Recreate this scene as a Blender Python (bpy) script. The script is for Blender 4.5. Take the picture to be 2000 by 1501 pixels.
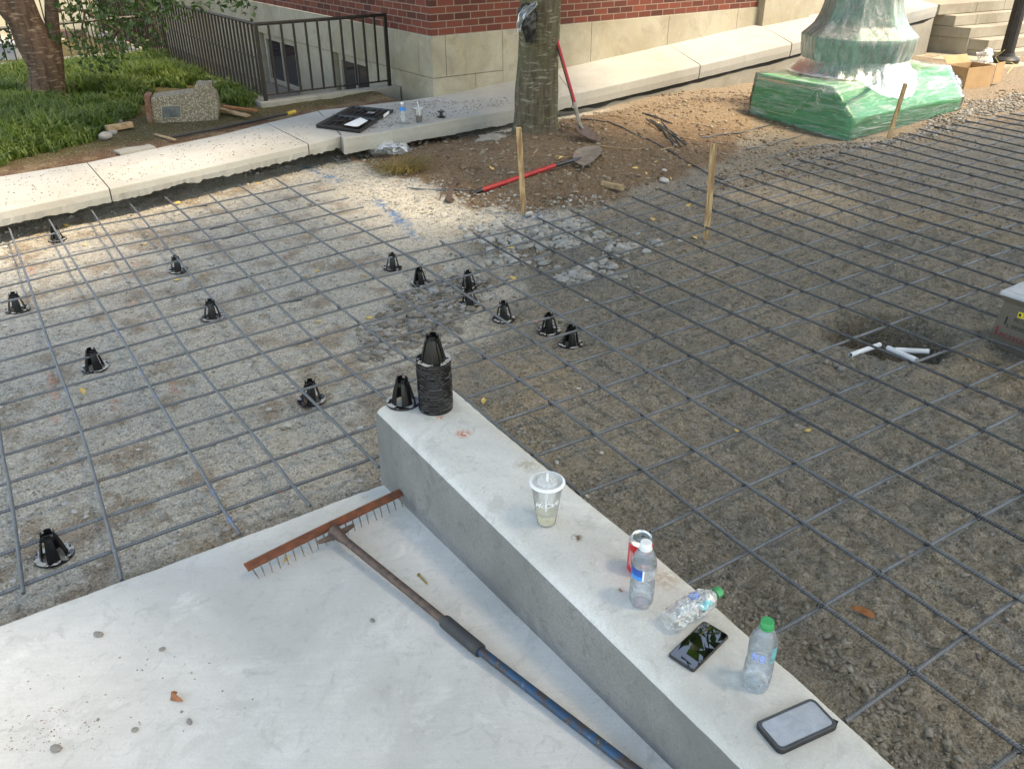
import bpy, math, random
import numpy as np
from mathutils import Vector, Matrix, noise as mnoise
random.seed(7); RNG = np.random.default_rng(7)
R = math.radians
for o in list(bpy.data.objects): bpy.data.objects.remove(o)
SC = bpy.context.scene; COL = SC.collection

# ------------------------------------------------------------------ camera, sky, sun, exposure
CAMZ, F, TH, RO = 1.92, 1633.0, R(29.39), R(-0.25)
cth, sth = math.cos(TH), math.sin(TH)
AX = Vector((1, 0, 0)); AZ = Vector((0, -cth, sth)); AY = AZ.cross(AX)
CX = AX*math.cos(RO) + AY*math.sin(RO); CY = -AX*math.sin(RO) + AY*math.cos(RO)
cam_d = bpy.data.cameras.new("camera"); cam = bpy.data.objects.new("camera", cam_d); COL.objects.link(cam)
cam_d.sensor_width = 36.0; cam_d.lens = F/2000*36.0; cam_d.clip_start = 0.02; cam_d.clip_end = 600
m = Matrix((CX, CY, AZ)).transposed().to_4x4(); m.translation = Vector((0, 0, CAMZ)); cam.matrix_world = m
SC.camera = cam
SUN_DIR = Vector((0.62, -0.20, 1.25)).normalized()
elev = math.asin(SUN_DIR.z)
W = bpy.data.worlds.new("World"); SC.world = W; W.use_nodes = True
wn = W.node_tree; bg = wn.nodes["Background"]
sky = wn.nodes.new("ShaderNodeTexSky"); sky.sky_type = 'NISHITA'; sky.sun_disc = False
sky.sun_elevation = elev; sky.sun_rotation = math.atan2(SUN_DIR.x, SUN_DIR.y)
wn.links.new(sky.outputs[0], bg.inputs[0]); bg.inputs[1].default_value = 0.15
sd = bpy.data.lights.new("sun", 'SUN'); sd.energy = 1.5; sd.angle = R(10); sd.color = (1, 0.94, 0.84)
so = bpy.data.objects.new("sun", sd); COL.objects.link(so); so.rotation_euler = SUN_DIR.to_track_quat('Z', 'Y').to_euler()
SC.view_settings.view_transform = 'Standard'; SC.view_settings.look = 'None'
SC.view_settings.gamma = 1; SC.view_settings.exposure = 2.15
SC.view_settings.use_white_balance = True; SC.view_settings.white_balance_temperature = 8600; SC.view_settings.white_balance_tint = 10
SC.cycles.transparent_max_bounces = 32; SC.cycles.max_bounces = 10

# ------------------------------------------------------------------ survey helpers (pixel of the photo -> place in the world)
def ray(px, py): return CX*((px-1000)/F) - CY*((py-750.5)/F) - AZ
def at(px, py, z):
    d = ray(px, py); t = (z-CAMZ)/d.z; return Vector((d.x*t, d.y*t, z))
def on(px, py, Y):
    d = ray(px, py); t = Y/d.y; return Vector((d.x*t, Y, CAMZ+d.z*t))
C0 = at(847, 190, 0.1)
E1 = Vector((math.sin(R(54.5)), math.cos(R(54.5)), 0)); E2 = Vector((-E1.y, E1.x, 0))
def BW(u, v, z): p = C0 + E1*u + E2*v; return Vector((p.x, p.y, z))
def onplane(px, py, p0, n):
    d = ray(px, py); o = Vector((0, 0, CAMZ)); t = (p0-o).dot(n)/d.dot(n); return o+d*t

# ------------------------------------------------------------------ numpy noise
def _h(ix, iy, s):
    n = (ix.astype(np.int64)*374761393 + iy.astype(np.int64)*668265263 + s*1442695) & 0x7fffffff
    n = ((n ^ (n >> 13))*1274126177) & 0x7fffffff
    return ((n ^ (n >> 16)) & 0xffff)/65535.0
def vnoise(x, y, s=0):
    ix, iy = np.floor(x), np.floor(y); fx, fy = x-ix, y-iy
    fx = fx*fx*(3-2*fx); fy = fy*fy*(3-2*fy)
    a, b, c, d = _h(ix, iy, s), _h(ix+1, iy, s), _h(ix, iy+1, s), _h(ix+1, iy+1, s)
    return (a*(1-fx)+b*fx)*(1-fy) + (c*(1-fx)+d*fx)*fy
def fbm(x, y, sc, oc=4, s=0):
    t, a, n = 0, 1, 0
    for i in range(oc):
        t = t + a*vnoise(x*sc+17.3*i, y*sc-9.1*i, s+i); n += a; a *= .5; sc *= 2.07
    return t/n
def sstep(a, b, x):
    t = np.clip((x-a)/(b-a), 0, 1); return t*t*(3-2*t)
def polymask(X, Y, poly, soft=0.1):
    inside = np.zeros_like(X, bool); dist = np.full_like(X, 1e9); n = len(poly)
    for i in range(n):
        x1, y1 = poly[i][:2]; x2, y2 = poly[(i+1) % n][:2]
        c = ((y1 > Y) != (y2 > Y)) & (X < (x2-x1)*(Y-y1)/((y2-y1) if y2 != y1 else 1e-9)+x1)
        inside ^= c
        dx, dy = x2-x1, y2-y1; t = np.clip(((X-x1)*dx+(Y-y1)*dy)/(dx*dx+dy*dy+1e-12), 0, 1)
        dist = np.minimum(dist, np.hypot(X-x1-t*dx, Y-y1-t*dy))
    sdv = np.where(inside, dist, -dist)
    return sdv

# ------------------------------------------------------------------ mesh builder
class MB:
    def __init__(s): s.v = []; s.f = []; s.uv = []; s.mi = []; s.cur = 0
    def add(s, vs, fs, uvs=None):
        b = len(s.v); s.v += [tuple(p) for p in vs]
        for k, f in enumerate(fs):
            s.f.append(tuple(b+i for i in f)); s.mi.append(s.cur)
            s.uv.append(uvs[k] if uvs else None)
        return s
    def box(s, c, size, rz=0, M=None):
        x, y, z = (q/2 for q in size); vs = [Vector((i*x, j*y, k*z)) for i in (-1, 1) for j in (-1, 1) for k in (-1, 1)]
        rm = Matrix.Rotation(rz, 3, 'Z') if M is None else M
        vs = [rm @ p + Vector(c) for p in vs]
        return s.add(vs, [(0, 1, 3, 2), (4, 6, 7, 5), (0, 4, 5, 1), (2, 3, 7, 6), (0, 2, 6, 4), (1, 5, 7, 3)])
    def quad(s, a, b, c, d, uv=None): return s.add([a, b, c, d], [(0, 1, 2, 3)], [uv] if uv else None)
    def hexa(s, bot, top):
        n = len(bot); vs = list(bot)+list(top)
        fs = [tuple(reversed(range(n))), tuple(range(n, 2*n))]+[(i, (i+1) % n, n+(i+1) % n, n+i) for i in range(n)]
        return s.add(vs, fs)
    def prism(s, poly, z0, z1):
        return s.hexa([(p[0], p[1], z0) for p in poly], [(p[0], p[1], z1) for p in poly])
    def tube(s, pts, r, n=8, caps=True, flat=1.0):
        pts = [Vector(p) for p in pts]; m_ = len(pts)
        rs = r if isinstance(r, (list, tuple)) else [r]*m_
        t0 = (pts[1]-pts[0]).normalized(); up = Vector((0, 0, 1)) if abs(t0.z) < .9 else Vector((1, 0, 0))
        a = t0.cross(up).normalized(); L = 0; vs = []; Ls = []
        for i in range(m_):
            t = (pts[min(i+1, m_-1)]-pts[max(i-1, 0)]).normalized()
            a = (a - t*a.dot(t)).normalized(); b = t.cross(a)
            if i: L += (pts[i]-pts[i-1]).length
            Ls.append(L)
            for k in range(n):
                an = 2*math.pi*k/n; vs.append(pts[i]+(a*math.cos(an)+b*math.sin(an)*flat)*rs[i])
        fs = []; uvs = []
        for i in range(m_-1):
            for k in range(n):
                k2 = (k+1) % n; fs.append((i*n+k, i*n+k2, (i+1)*n+k2, (i+1)*n+k))
                uvs.append([(Ls[i], k/n), (Ls[i], (k+1)/n), (Ls[i+1], (k+1)/n), (Ls[i+1], k/n)])
        if caps:
            fs.append(tuple(reversed(range(n)))); uvs.append([(0, 0)]*n)
            fs.append(tuple(range((m_-1)*n, m_*n))); uvs.append([(0, 0)]*n)
        return s.add(vs, fs, uvs)
    def lathe(s, prof, n=24, c=(0, 0, 0), fn=None, close=False):
        vs = []
        for (r, z) in prof:
            for k in range(n):
                a = 2*math.pi*k/n; q = r*(fn(a, z) if fn else 1)
                vs.append((c[0]+q*math.cos(a), c[1]+q*math.sin(a), c[2]+z))
        fs = [(i*n+k, i*n+(k+1) % n, (i+1)*n+(k+1) % n, (i+1)*n+k) for i in range(len(prof)-1) for k in range(n)]
        uvs = [[(k/n, prof[i][1]), ((k+1)/n, prof[i][1]), ((k+1)/n, prof[i+1][1]), (k/n, prof[i+1][1])] for i in range(len(prof)-1) for k in range(n)]
        if close:
            fs.append(tuple(reversed(range(n)))); uvs.append([(0, 0)]*n)
            fs.append(tuple(range((len(prof)-1)*n, len(prof)*n))); uvs.append([(0, 0)]*n)
        return s.add(vs, fs, uvs)
    def mesh(s, name, mats, smooth=False, bevel=0, auto=None):
        me = bpy.data.meshes.new(name); me.from_pydata(s.v, [], s.f)
        for mt in (mats if isinstance(mats, (list, tuple)) else [mats]): me.materials.append(mt)
        if any(u is not None for u in s.uv):
            ul = me.uv_layers.new(name="UVMap"); arr = []
            for f, u in zip(s.f, s.uv): arr += [c for q in (u or [(0, 0)]*len(f)) for c in q]
            ul.data.foreach_set("uv", arr)
        me.polygons.foreach_set("material_index", s.mi)
        me.validate(); me.update()
        if bevel:
            import bmesh
            bm = bmesh.new(); bm.from_mesh(me)
            es = [e for e in bm.edges if len(e.link_faces) == 2 and e.calc_face_angle(0) > R(35)]
            bmesh.ops.bevel(bm, geom=es, offset=bevel, segments=2, profile=.6, affect='EDGES', clamp_overlap=True)
            bm.to_mesh(me); bm.free()
        if smooth:
            me.polygons.foreach_set("use_smooth", [True]*len(me.polygons))
            if auto is None: auto = 40
            me.update()
            try: me.set_sharp_from_angle(angle=R(auto))
            except Exception: pass
        return me

ORD = 'first second third fourth fifth sixth seventh eighth ninth tenth eleventh twelfth thirteenth fourteenth fifteenth sixteenth seventeenth eighteenth nineteenth twentieth twenty-first twenty-second twenty-third twenty-fourth twenty-fifth twenty-sixth twenty-seventh twenty-eighth twenty-ninth thirtieth'.split()
def tag(o, label=None, cat=None, group=None, kind=None):
    if label: o["label"] = label
    if cat: o["category"] = cat
    if group: o["group"] = group
    if kind: o["kind"] = kind
    return o
def link(name, me, parent=None, loc=None):
    o = bpy.data.objects.new(name, me); COL.objects.link(o)
    if parent is not None:
        o.parent = parent
        if loc is None:   # mesh in world coordinates
            w = Vector(parent.location) if parent.parent is None else Vector((0, 0, 0))
            o.location = -w
        else: o.location = loc
    elif loc is not None: o.location = loc
    return o
def build(name, mb, mats, parent=None, loc=None, smooth=False, bevel=0, auto=None):
    return link(name, mb.mesh(name, mats, smooth, bevel, auto), parent, loc)
def empty(name, loc, label, cat, group=None, rz=0):
    o = bpy.data.objects.new(name, None); COL.objects.link(o); o.location = loc; o.rotation_euler = (0, 0, rz)
    o.empty_display_size = .05
    return tag(o, label, cat, group)
def dup(root, loc=None, rot=None, label=None, group=None, scale=None):
    r = root.copy(); COL.objects.link(r)
    if loc is not None: r.location = loc
    if rot is not None: r.rotation_euler = rot
    if scale is not None: r.scale = (scale,)*3 if not hasattr(scale, '__len__') else scale
    if label: r["label"] = label
    if group: r["group"] = group
    for ch in list(root.children):
        c = ch.copy(); COL.objects.link(c); c.parent = r
        for g in ch.children:
            d = g.copy(); COL.objects.link(d); d.parent = c
    return r

# ------------------------------------------------------------------ materials
def srgb(r, g, b):
    return tuple(((c/255)/12.92 if c/255 <= .04045 else ((c/255+.055)/1.055)**2.4) for c in (r, g, b))+(1,)
class NT:
    def __init__(s, name):
        s.m = bpy.data.materials.new(name); s.m.use_nodes = True; s.t = s.m.node_tree; s.t.nodes.clear()
        s.out = s.n("ShaderNodeOutputMaterial")
    def n(s, typ, **kw):
        nd = s.t.nodes.new(typ)
        for k, v in kw.items():
            if k.startswith("i_"):
                key = k[2:]; key = int(key) if key.isdigit() else key.replace("_", " ")
                nd.inputs[key].default_value = v
            else: setattr(nd, k, v)
        return nd
    def l(s, a, b): s.t.links.new(a, b)
    def coord(s, kind="Object"): return s.n("ShaderNodeTexCoord").outputs[kind]
    def noise(s, vec, scale, detail=4, rough=.55, dist=0):
        nd = s.n("ShaderNodeTexNoise"); s.l(vec, nd.inputs["Vector"])
        nd.inputs["Scale"].default_value = scale; nd.inputs["Detail"].default_value = detail
        nd.inputs["Roughness"].default_value = rough; nd.inputs["Distortion"].default_value = dist
        return nd.outputs["Fac"]
    def voro(s, vec, scale, out="Distance", feature='F1'):
        nd = s.n("ShaderNodeTexVoronoi"); nd.feature = feature; s.l(vec, nd.inputs["Vector"]); nd.inputs["Scale"].default_value = scale
        return nd.outputs[out]
    def mapr(s, fac, a, b, c=0, d=1):
        nd = s.n("ShaderNodeMapRange"); s.l(fac, nd.inputs[0])
        for i, v in enumerate((a, b, c, d)): nd.inputs[i+1].default_value = v
        return nd.outputs[0]
    def mix(s, fac, a, b, mode='MIX'):
        nd = s.n("ShaderNodeMix"); nd.data_type = 'RGBA'; nd.blend_type = mode
        if isinstance(fac, (int, float)): nd.inputs[0].default_value = fac
        else: s.l(fac, nd.inputs[0])
        for i, q in ((6, a), (7, b)):
            if isinstance(q, tuple): nd.inputs[i].default_value = q
            else: s.l(q, nd.inputs[i])
        return nd.outputs[2]
    def math(s, op, a, b=0.5):
        nd = s.n("ShaderNodeMath"); nd.operation = op
        for i, q in ((0, a), (1, b)):
            if isinstance(q, (int, float)): nd.inputs[i].default_value = q
            else: s.l(q, nd.inputs[i])
        return nd.outputs[0]
    def scalevec(s, vec, sc, rot=(0, 0, 0)):
        nd = s.n("ShaderNodeMapping"); s.l(vec, nd.inputs[0]); nd.inputs["Scale"].default_value = sc; nd.inputs["Rotation"].default_value = rot
        return nd.outputs[0]
    def bump(s, h, strength=.5, dist=.01, prev=None):
        nd = s.n("ShaderNodeBump"); s.l(h, nd.inputs["Height"]); nd.inputs["Strength"].default_value = strength; nd.inputs["Distance"].default_value = dist
        if prev is not None: s.l(prev, nd.inputs["Normal"])
        return nd.outputs[0]
    def bsdf(s, col, rough=.7, metal=0, normal=None, **kw):
        p = s.n("ShaderNodeBsdfPrincipled")
        for key, q in (("Base Color", col), ("Roughness", rough), ("Metallic", metal)):
            if isinstance(q, (tuple, int, float)): p.inputs[key].default_value = q
            else: s.l(q, p.inputs[key])
        for k, v in kw.items():
            k = k.replace("_", " ")
            if isinstance(v, (tuple, int, float)): p.inputs[k].default_value = v
            else: s.l(v, p.inputs[k])
        if normal is not None: s.l(normal, p.inputs["Normal"])
        return p
    def done(s, sh): s.l(sh if hasattr(sh, 'links') and not hasattr(sh, 'outputs') else sh.outputs[0], s.out.inputs[0]); return s.m

def mat_simple(name, c1, c2=None, rough=.6, metal=0, scale=12, bump=0, bscale=60, bdist=.003, spec=.5, coat=0, detail=5):
    t = NT(name); v = t.coord()
    c2 = c2 or tuple(x*.7 for x in c1[:3])+(1,)
    col = t.mix(t.mapr(t.noise(v, scale, detail), .35, .68), c1, c2)
    nm = t.bump(t.noise(v, bscale, 4), bump, bdist) if bump else None
    return t.done(t.bsdf(col, rough, metal, nm, Specular_IOR_Level=spec, Coat_Weight=coat))

def mat_concrete(name, base, stain, dirt=.5, grain=1.0, brush=0, warm=None, spots=()):
    t = NT(name); v = t.coord()
    big = t.noise(v, 1.3, 5, .6, .4); mid = t.noise(v, 7, 6, .65); fine = t.noise(v, 160, 3, .6)
    c = t.mix(t.mapr(big, .38, .66, 0, dirt), base, stain)
    c = t.mix(t.mapr(mid, .45, .75, 0, .45*dirt), c, tuple(x*.72 for x in base[:3])+(1,))
    if warm: c = t.mix(t.mapr(t.noise(v, 2.1, 4, .6, .8), .52, .72, 0, .7), c, warm)
    c = t.mix(t.mapr(fine, .35, .7, 0, .34*grain), c, tuple(x*.55 for x in base[:3])+(1,))
    bl = t.noise(v, 19, 6, .7, 1.2); c = t.mix(t.mapr(bl, .55, .75, 0, .5*dirt), c, tuple(x*.6 for x in stain[:3])+(1,))
    wv = t.noise(v, 2.7, 6, .7, 2.0); c = t.mix(t.mapr(wv, .56, .62, 0, .3*dirt), c, tuple(x*.8 for x in stain[:3])+(1,))
    c = t.mix(t.mapr(t.noise(v, 4.3, 5, .7, .5), .6, .7, 0, .4*dirt), c, tuple(min(1, x*1.18) for x in base[:3])+(1,))
    spot = t.voro(v, 55, "Distance"); msk = t.mapr(t.noise(v, 3.1, 3), .55, .7)
    sp = t.math('MULTIPLY', t.mapr(spot, .05, .14, 1, 0), msk)
    c = t.mix(t.math('MULTIPLY', sp, .55), c, tuple(x*.3 for x in base[:3])+(1,))
    h = t.math('ADD', t.math('MULTIPLY', fine, .35), t.math('MULTIPLY', mid, .65))
    for (q, r_, cl_) in spots:
        ds = t.n("ShaderNodeVectorMath"); ds.operation = 'DISTANCE'; t.l(v, ds.inputs[0]); ds.inputs[1].default_value = q
        mk = t.math('MULTIPLY', t.mapr(ds.outputs["Value"], r_*.3, r_, 1, 0), t.mapr(t.noise(v, 70, 5, .7), .42, .55))
        c = t.mix(mk, c, cl_)
    nm = t.bump(h, .35, .004*grain)
    if brush:
        st = t.noise(t.scalevec(v, (1.2, 16, 1), (0, 0, brush)), 5, 5, .6)
        c = t.mix(t.mapr(st, .45, .68, 0, .28), c, tuple(x*.7 for x in base[:3])+(1,))
        nm = t.bump(st, .25, .002, nm)
    pit = t.mapr(t.voro(v, 90, "Distance"), .02, .1, 0, 1)
    nm = t.bump(pit, .25*grain, .002, nm)
    return t.done(t.bsdf(c, .82, 0, nm, Specular_IOR_Level=.3))

def mat_ground(name):
    t = NT(name); v = t.coord()
    at_ = t.n("ShaderNodeVertexColor"); at_.layer_name = "Col"; base = at_.outputs[0]
    fine = t.noise(v, 130, 4, .7); med = t.noise(v, 26, 5, .7, .3); big = t.noise(v, 3.5, 5, .6)
    cell = t.voro(v, 95, "Color"); sep = t.n("ShaderNodeSeparateColor"); t.l(cell, sep.inputs[0])
    c = t.mix(t.mapr(fine, .3, .7, 0, 1), t.mix(1, base, (.38, .36, .33, 1), 'MULTIPLY'), t.mix(1, base, (1.62, 1.58, 1.5, 1), 'MULTIPLY'))
    c = t.mix(t.mapr(med, .48, .68, 0, .8), c, t.mix(1, base, (.50, .46, .40, 1), 'MULTIPLY'))
    c = t.mix(t.mapr(big, .5, .7, 0, .35), c, t.mix(1, base, (1.1, .98, .84, 1), 'MULTIPLY'))
    g = t.mapr(sep.outputs[0], .8, .95, 0, .55)
    c = t.mix(g, c, t.mix(.6, base, (.42, .4, .37, 1)))
    g2 = t.mapr(sep.outputs[1], .86, .98, 0, .7)
    c = t.mix(g2, c, t.mix(1, base, (.35, .33, .3, 1), 'MULTIPLY'))
    h = t.math('ADD', t.math('MULTIPLY', med, .7), t.math('MULTIPLY', fine, .25))
    nm = t.bump(h, 1.0, .034)
    nm = t.bump(t.mapr(t.voro(v, 60, "Distance"), 0, .6, 1, 0), .55, .006, nm)
    return t.done(t.bsdf(c, .95, 0, nm, Specular_IOR_Level=.15))

def mat_rebar(name, paint=None, amount=.0, dark=1.0):
    t = NT(name); v = t.coord(); uv = t.coord("UV")
    sx = t.n("ShaderNodeSeparateXYZ"); t.l(uv, sx.inputs[0])
    ph = t.math('ADD', t.math('MULTIPLY', sx.outputs[0], 620.0), t.math('MULTIPLY', sx.outputs[1], 6.2832))
    rib = t.mapr(t.math('SINE', ph), .1, .9)
    c = t.mix(t.mapr(t.noise(v, 14, 5, .65), .35, .7), tuple(x*dark for x in (.11, .12, .13))+(1,), tuple(x*dark for x in (.205, .215, .225))+(1,))
    c = t.mix(t.mapr(t.noise(v, 5, 4, .6), .6, .72, 0, .75), c, (.17, .105, .055, 1))
    c = t.mix(t.mapr(t.noise(v, 90, 2), .55, .8, 0, .5), c, (.30, .29, .27, 1))
    if paint: c = t.mix(t.mapr(t.noise(v, 7.5, 3, .6), .62-amount, .66-amount, 0, .8), c, paint)
    c = t.mix(t.math('MULTIPLY', rib, .35), c, (.3, .31, .33, 1))
    nm = t.bump(rib, .9, .0018)
    return t.done(t.bsdf(c, .5, .35, nm, Specular_IOR_Level=.5))

def mat_brick(name):
    t = NT(name); uv = t.coord("UV"); b = t.n("ShaderNodeTexBrick"); t.l(uv, b.inputs["Vector"])
    b.offset = .5; b.inputs["Scale"].default_value = 1; b.inputs["Brick Width"].default_value = .215
    b.inputs["Row Height"].default_value = .0735; b.inputs["Mortar Size"].default_value = .0058
    b.inputs["Mortar Smooth"].default_value = .15; b.inputs["Bias"].default_value = 0.
    b.inputs["Color1"].default_value = (.20, .055, .036, 1); b.inputs["Color2"].default_value = (.060, .024, .020, 1)
    b.inputs["Mortar"].default_value = (.30, .24, .19, 1)
    n1 = t.noise(uv, 60, 5, .7); n2 = t.noise(uv, 3, 3)
    c = t.mix(t.mapr(n1, .35, .7, 0, .35), b.outputs[0], (.22, .075, .05, 1))
    c = t.mix(t.mapr(n2, .5, .7, 0, .25), c, (.1, .05, .04, 1))
    h = t.math('ADD', t.math('MULTIPLY', b.outputs[1], -1), t.math('MULTIPLY', n1, .25))
    return t.done(t.bsdf(c, .88, 0, t.bump(h, .8, .008), Specular_IOR_Level=.2))

def mat_bark(name, base, light, dark, moss=None):
    t = NT(name); v = t.coord()
    hv = t.scalevec(v, (5, 5, 26)); vv = t.scalevec(v, (9, 9, 1.6))
    n1 = t.noise(hv, 1.6, 5, .62, .6); n2 = t.noise(vv, 2.2, 6, .65, .5); n3 = t.noise(v, 2.2, 4, .6); nf = t.noise(v, 70, 4, .7)
    c = t.mix(t.mapr(n2, .35, .65), base, dark)
    if moss: c = t.mix(t.mapr(n3, .45, .62, 0, .75), c, moss)
    c = t.mix(t.mapr(n1, .55, .64, 0, .75), c, light)
    c = t.mix(t.mapr(nf, .4, .75, 0, .4), c, dark)
    h = t.math('ADD', t.math('MULTIPLY', n1, .4), t.math('ADD', t.math('MULTIPLY', n2, .6), t.math('MULTIPLY', nf, .25)))
    return t.done(t.bsdf(c, .9, 0, t.bump(h, .8, .02), Specular_IOR_Level=.2))

def mat_leaf(name, c1, c2, tr=.45):
    t = NT(name); oi = t.n("ShaderNodeNewGeometry"); v = t.coord()
    c = t.mix(t.mapr(t.noise(v, 3, 3), .35, .65), c1, c2)
    c = t.mix(t.mapr(oi.outputs["Random Per Island"], 0, 1, 0, .6), c, tuple(x*1.5 for x in c2[:3])+(1,))
    d = t.bsdf(c, .5, 0, Specular_IOR_Level=.35); tl = t.n("ShaderNodeBsdfTranslucent")
    t.l(t.mix(1, c, (1.2, 1.4, .6, 1), 'MULTIPLY'), tl.inputs[0])
    mx = t.n("ShaderNodeMixShader"); mx.inputs[0].default_value = tr; t.l(d.outputs[0], mx.inputs[1]); t.l(tl.outputs[0], mx.inputs[2])
    return t.done(mx)

def mat_film(name, tint=(1, 1, 1, 1), alpha=.12, streak=.35, rough=.08, bscale=14, stretch=(1, 1, 1), bd=.01, white=(.85, .87, .88, 1)):
    """thin clear plastic: mostly transparent, glossy, with milky creases"""
    t = NT(name); v = t.scalevec(t.coord(), stretch)
    n = t.noise(v, bscale, 6, .62, 1.2); ridge = t.math('ADD', t.mapr(n, .5, .74, 0, 1), t.mapr(t.math('ABSOLUTE', t.math('SUBTRACT', t.noise(v, bscale*2.3, 4, .6, .5), .5)), 0, .03, .55, 0))
    nm = t.bump(n, 1.0, bd)
    tr = t.n("ShaderNodeBsdfTransparent"); tr.inputs[0].default_value = tint
    gl = t.n("ShaderNodeBsdfGlossy"); gl.inputs["Roughness"].default_value = rough; t.l(nm, gl.inputs["Normal"])
    df = t.bsdf(white, .35, 0, nm)
    fr = t.n("ShaderNodeFresnel"); fr.inputs[0].default_value = 1.45; t.l(nm, fr.inputs["Normal"])
    m1 = t.n("ShaderNodeMixShader"); t.l(t.math('MULTIPLY', fr.outputs[0], 1.0), m1.inputs[0]); t.l(tr.outputs[0], m1.inputs[1]); t.l(gl.outputs[0], m1.inputs[2])
    m2 = t.n("ShaderNodeMixShader"); t.l(t.math('ADD', t.math('MULTIPLY', ridge, streak), alpha), m2.inputs[0])
    t.l(m1.outputs[0], m2.inputs[1]); t.l(df.outputs[0], m2.inputs[2])
    return t.done(m2)

M = {}
M['ground'] = mat_ground("packed_gravel")
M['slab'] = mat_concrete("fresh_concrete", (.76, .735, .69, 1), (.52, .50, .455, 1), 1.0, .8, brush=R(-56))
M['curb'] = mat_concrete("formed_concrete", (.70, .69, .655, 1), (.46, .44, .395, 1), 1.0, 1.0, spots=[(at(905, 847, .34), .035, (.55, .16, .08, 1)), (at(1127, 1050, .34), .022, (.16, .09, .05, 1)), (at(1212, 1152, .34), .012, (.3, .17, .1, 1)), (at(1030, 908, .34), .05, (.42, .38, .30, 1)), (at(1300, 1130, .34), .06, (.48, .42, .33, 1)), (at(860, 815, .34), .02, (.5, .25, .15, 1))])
M['curb_shade'] = mat_concrete("shaded_curb_concrete", (.27, .265, .25, 1), (.15, .146, .138, 1), 1.2, 1.7)  # stained side concrete, its base darkened to carry the side's shade
M['walk'] = mat_concrete("walk_concrete", (.44, .425, .39, 1), (.34, .32, .275, 1), .7, 1.0, warm=(.40, .365, .31, 1))
M['walk2'] = mat_concrete("old_concrete", (.36, .335, .28, 1), (.22, .2, .165, 1), .9, 1.3)
M['stone'] = mat_concrete("limestone", (.44, .395, .305, 1), (.27, .225, .15, 1), .9, .8, warm=(.42, .35, .22, 1))
M['stair'] = mat_concrete("stair_stone", (.36, .32, .25, 1), (.22, .185, .13, 1), .9, .9)
M['brick'] = mat_brick("red_brick")
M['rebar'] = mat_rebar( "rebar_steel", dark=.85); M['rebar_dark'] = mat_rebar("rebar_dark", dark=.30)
M['rebar_blue'] = mat_rebar("rebar_blue_paint", (.13, .2, .42, 1), .02); M['rebar_orange'] = mat_rebar("rebar_orange_paint", (.75, .16, .06, 1), -.035)
M['iron'] = mat_simple("black_iron", (.010, .009, .009, 1), (.026, .018, .014, 1), .45, .2, 20, .3, 90, .001)
M['rust'] = mat_simple("rusty_steel", (.30, .095, .045, 1), (.14, .06, .035, 1), .75, .3, 26, .7, 90, .002)
M['rustpipe'] = mat_simple("brown_pipe", (.17, .105, .075, 1), (.07, .055, .05, 1), .6, .3, 40, .5, 120, .001)
M['tine'] = mat_simple("tine_steel", (.30, .24, .20, 1), (.18, .13, .1, 1), .5, .5, 60)
M['bluepipe'] = mat_simple("blue_painted_pipe", (.022, .085, .20, 1), (.055, .05, .05, 1), .42, .2, 30, .5, 80, .001)
M['rubber'] = mat_simple("grey_rubber", (.03, .031, .034, 1), (.05, .05, .05, 1), .6, 0, 30)
M['stake'] = mat_simple("raw_pine_old", (.50, .33, .16, 1), (.36, .22, .10, 1), .75, 0, 9, .3, 60, .002)
t = NT('raw_pine'); v = t.coord(); gr_ = t.noise(t.scalevec(v, (26, 26, 2.2)), 3, 5, .6, .6)
M['stake'] = t.done(t.bsdf(t.mix(t.mapr(gr_, .42, .6), (.52, .36, .19, 1), (.27, .15, .07, 1)), .75, 0, t.bump(gr_, .4, .003)))
M['bark'] = mat_bark("smooth_bark", (.17, .145, .10, 1), (.33, .30, .23, 1), (.07, .055, .038, 1), moss=(.115, .115, .055, 1))
M['bark2'] = mat_bark("brown_bark", (.13, .085, .06, 1), (.26, .2, .14, 1), (.045, .028, .02, 1))
M['leaf'] = mat_leaf("green_leaf", (.03, .075, .016, 1), (.075, .13, .03, 1))
M['leaf_dark'] = mat_leaf("dark_leaf", (.018, .045, .014, 1), (.045, .08, .025, 1), .25)
M['grass'] = mat_leaf("grass_blade", (.038, .078, .018, 1), (.115, .155, .04, 1), .35)
M['straw'] = mat_leaf("dry_grass", (.24, .15, .06, 1), (.16, .13, .045, 1), .3)
M['dryleaf'] = mat_simple("yellow_leaf", (.72, .52, .16, 1), (.5, .3, .1, 1), .6, 0, 30)
M['brownleaf'] = mat_simple("brown_leaf", (.4, .15, .05, 1), (.22, .08, .03, 1), .6, 0, 30)
M['rock'] = mat_simple("grey_rock", (.33, .31, .28, 1), (.2, .185, .16, 1), .9, 0, 30, .5, 60, .004)
M['rockpale'] = mat_simple("pale_rock", (.55, .53, .49, 1), (.36, .34, .3, 1), .85, 0, 30, .4, 60, .003)
M['clod'] = mat_simple("soil_clod", (.17, .15, .12, 1), (.1, .085, .065, 1), .95, 0, 25, .6, 60, .005)
M['wood'] = mat_simple("wood_scrap", (.42, .29, .16, 1), (.25, .15, .08, 1), .85, 0, 20, .4, 60, .003)
M['pvc'] = mat_simple("white_pvc", (.78, .8, .82, 1), (.7, .71, .72, 1), .35, 0, 10)
M['card'] = mat_simple("cardboard", (.42, .27, .14, 1), (.36, .22, .11, 1), .85, 0, 8)
M['redhandle'] = mat_simple("red_fibreglass", (.5, .025, .03, 1), (.36, .02, .02, 1), .4, 0, 20)
M['blackp'] = mat_simple("black_plastic", (.012, .012, .013, 1), (.02, .02, .02, 1), .35, 0, 20)
M['steel'] = mat_simple("worn_steel", (.32, .29, .25, 1), (.2, .16, .12, 1), .5, .4, 14, .3, 50, .002)
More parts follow.
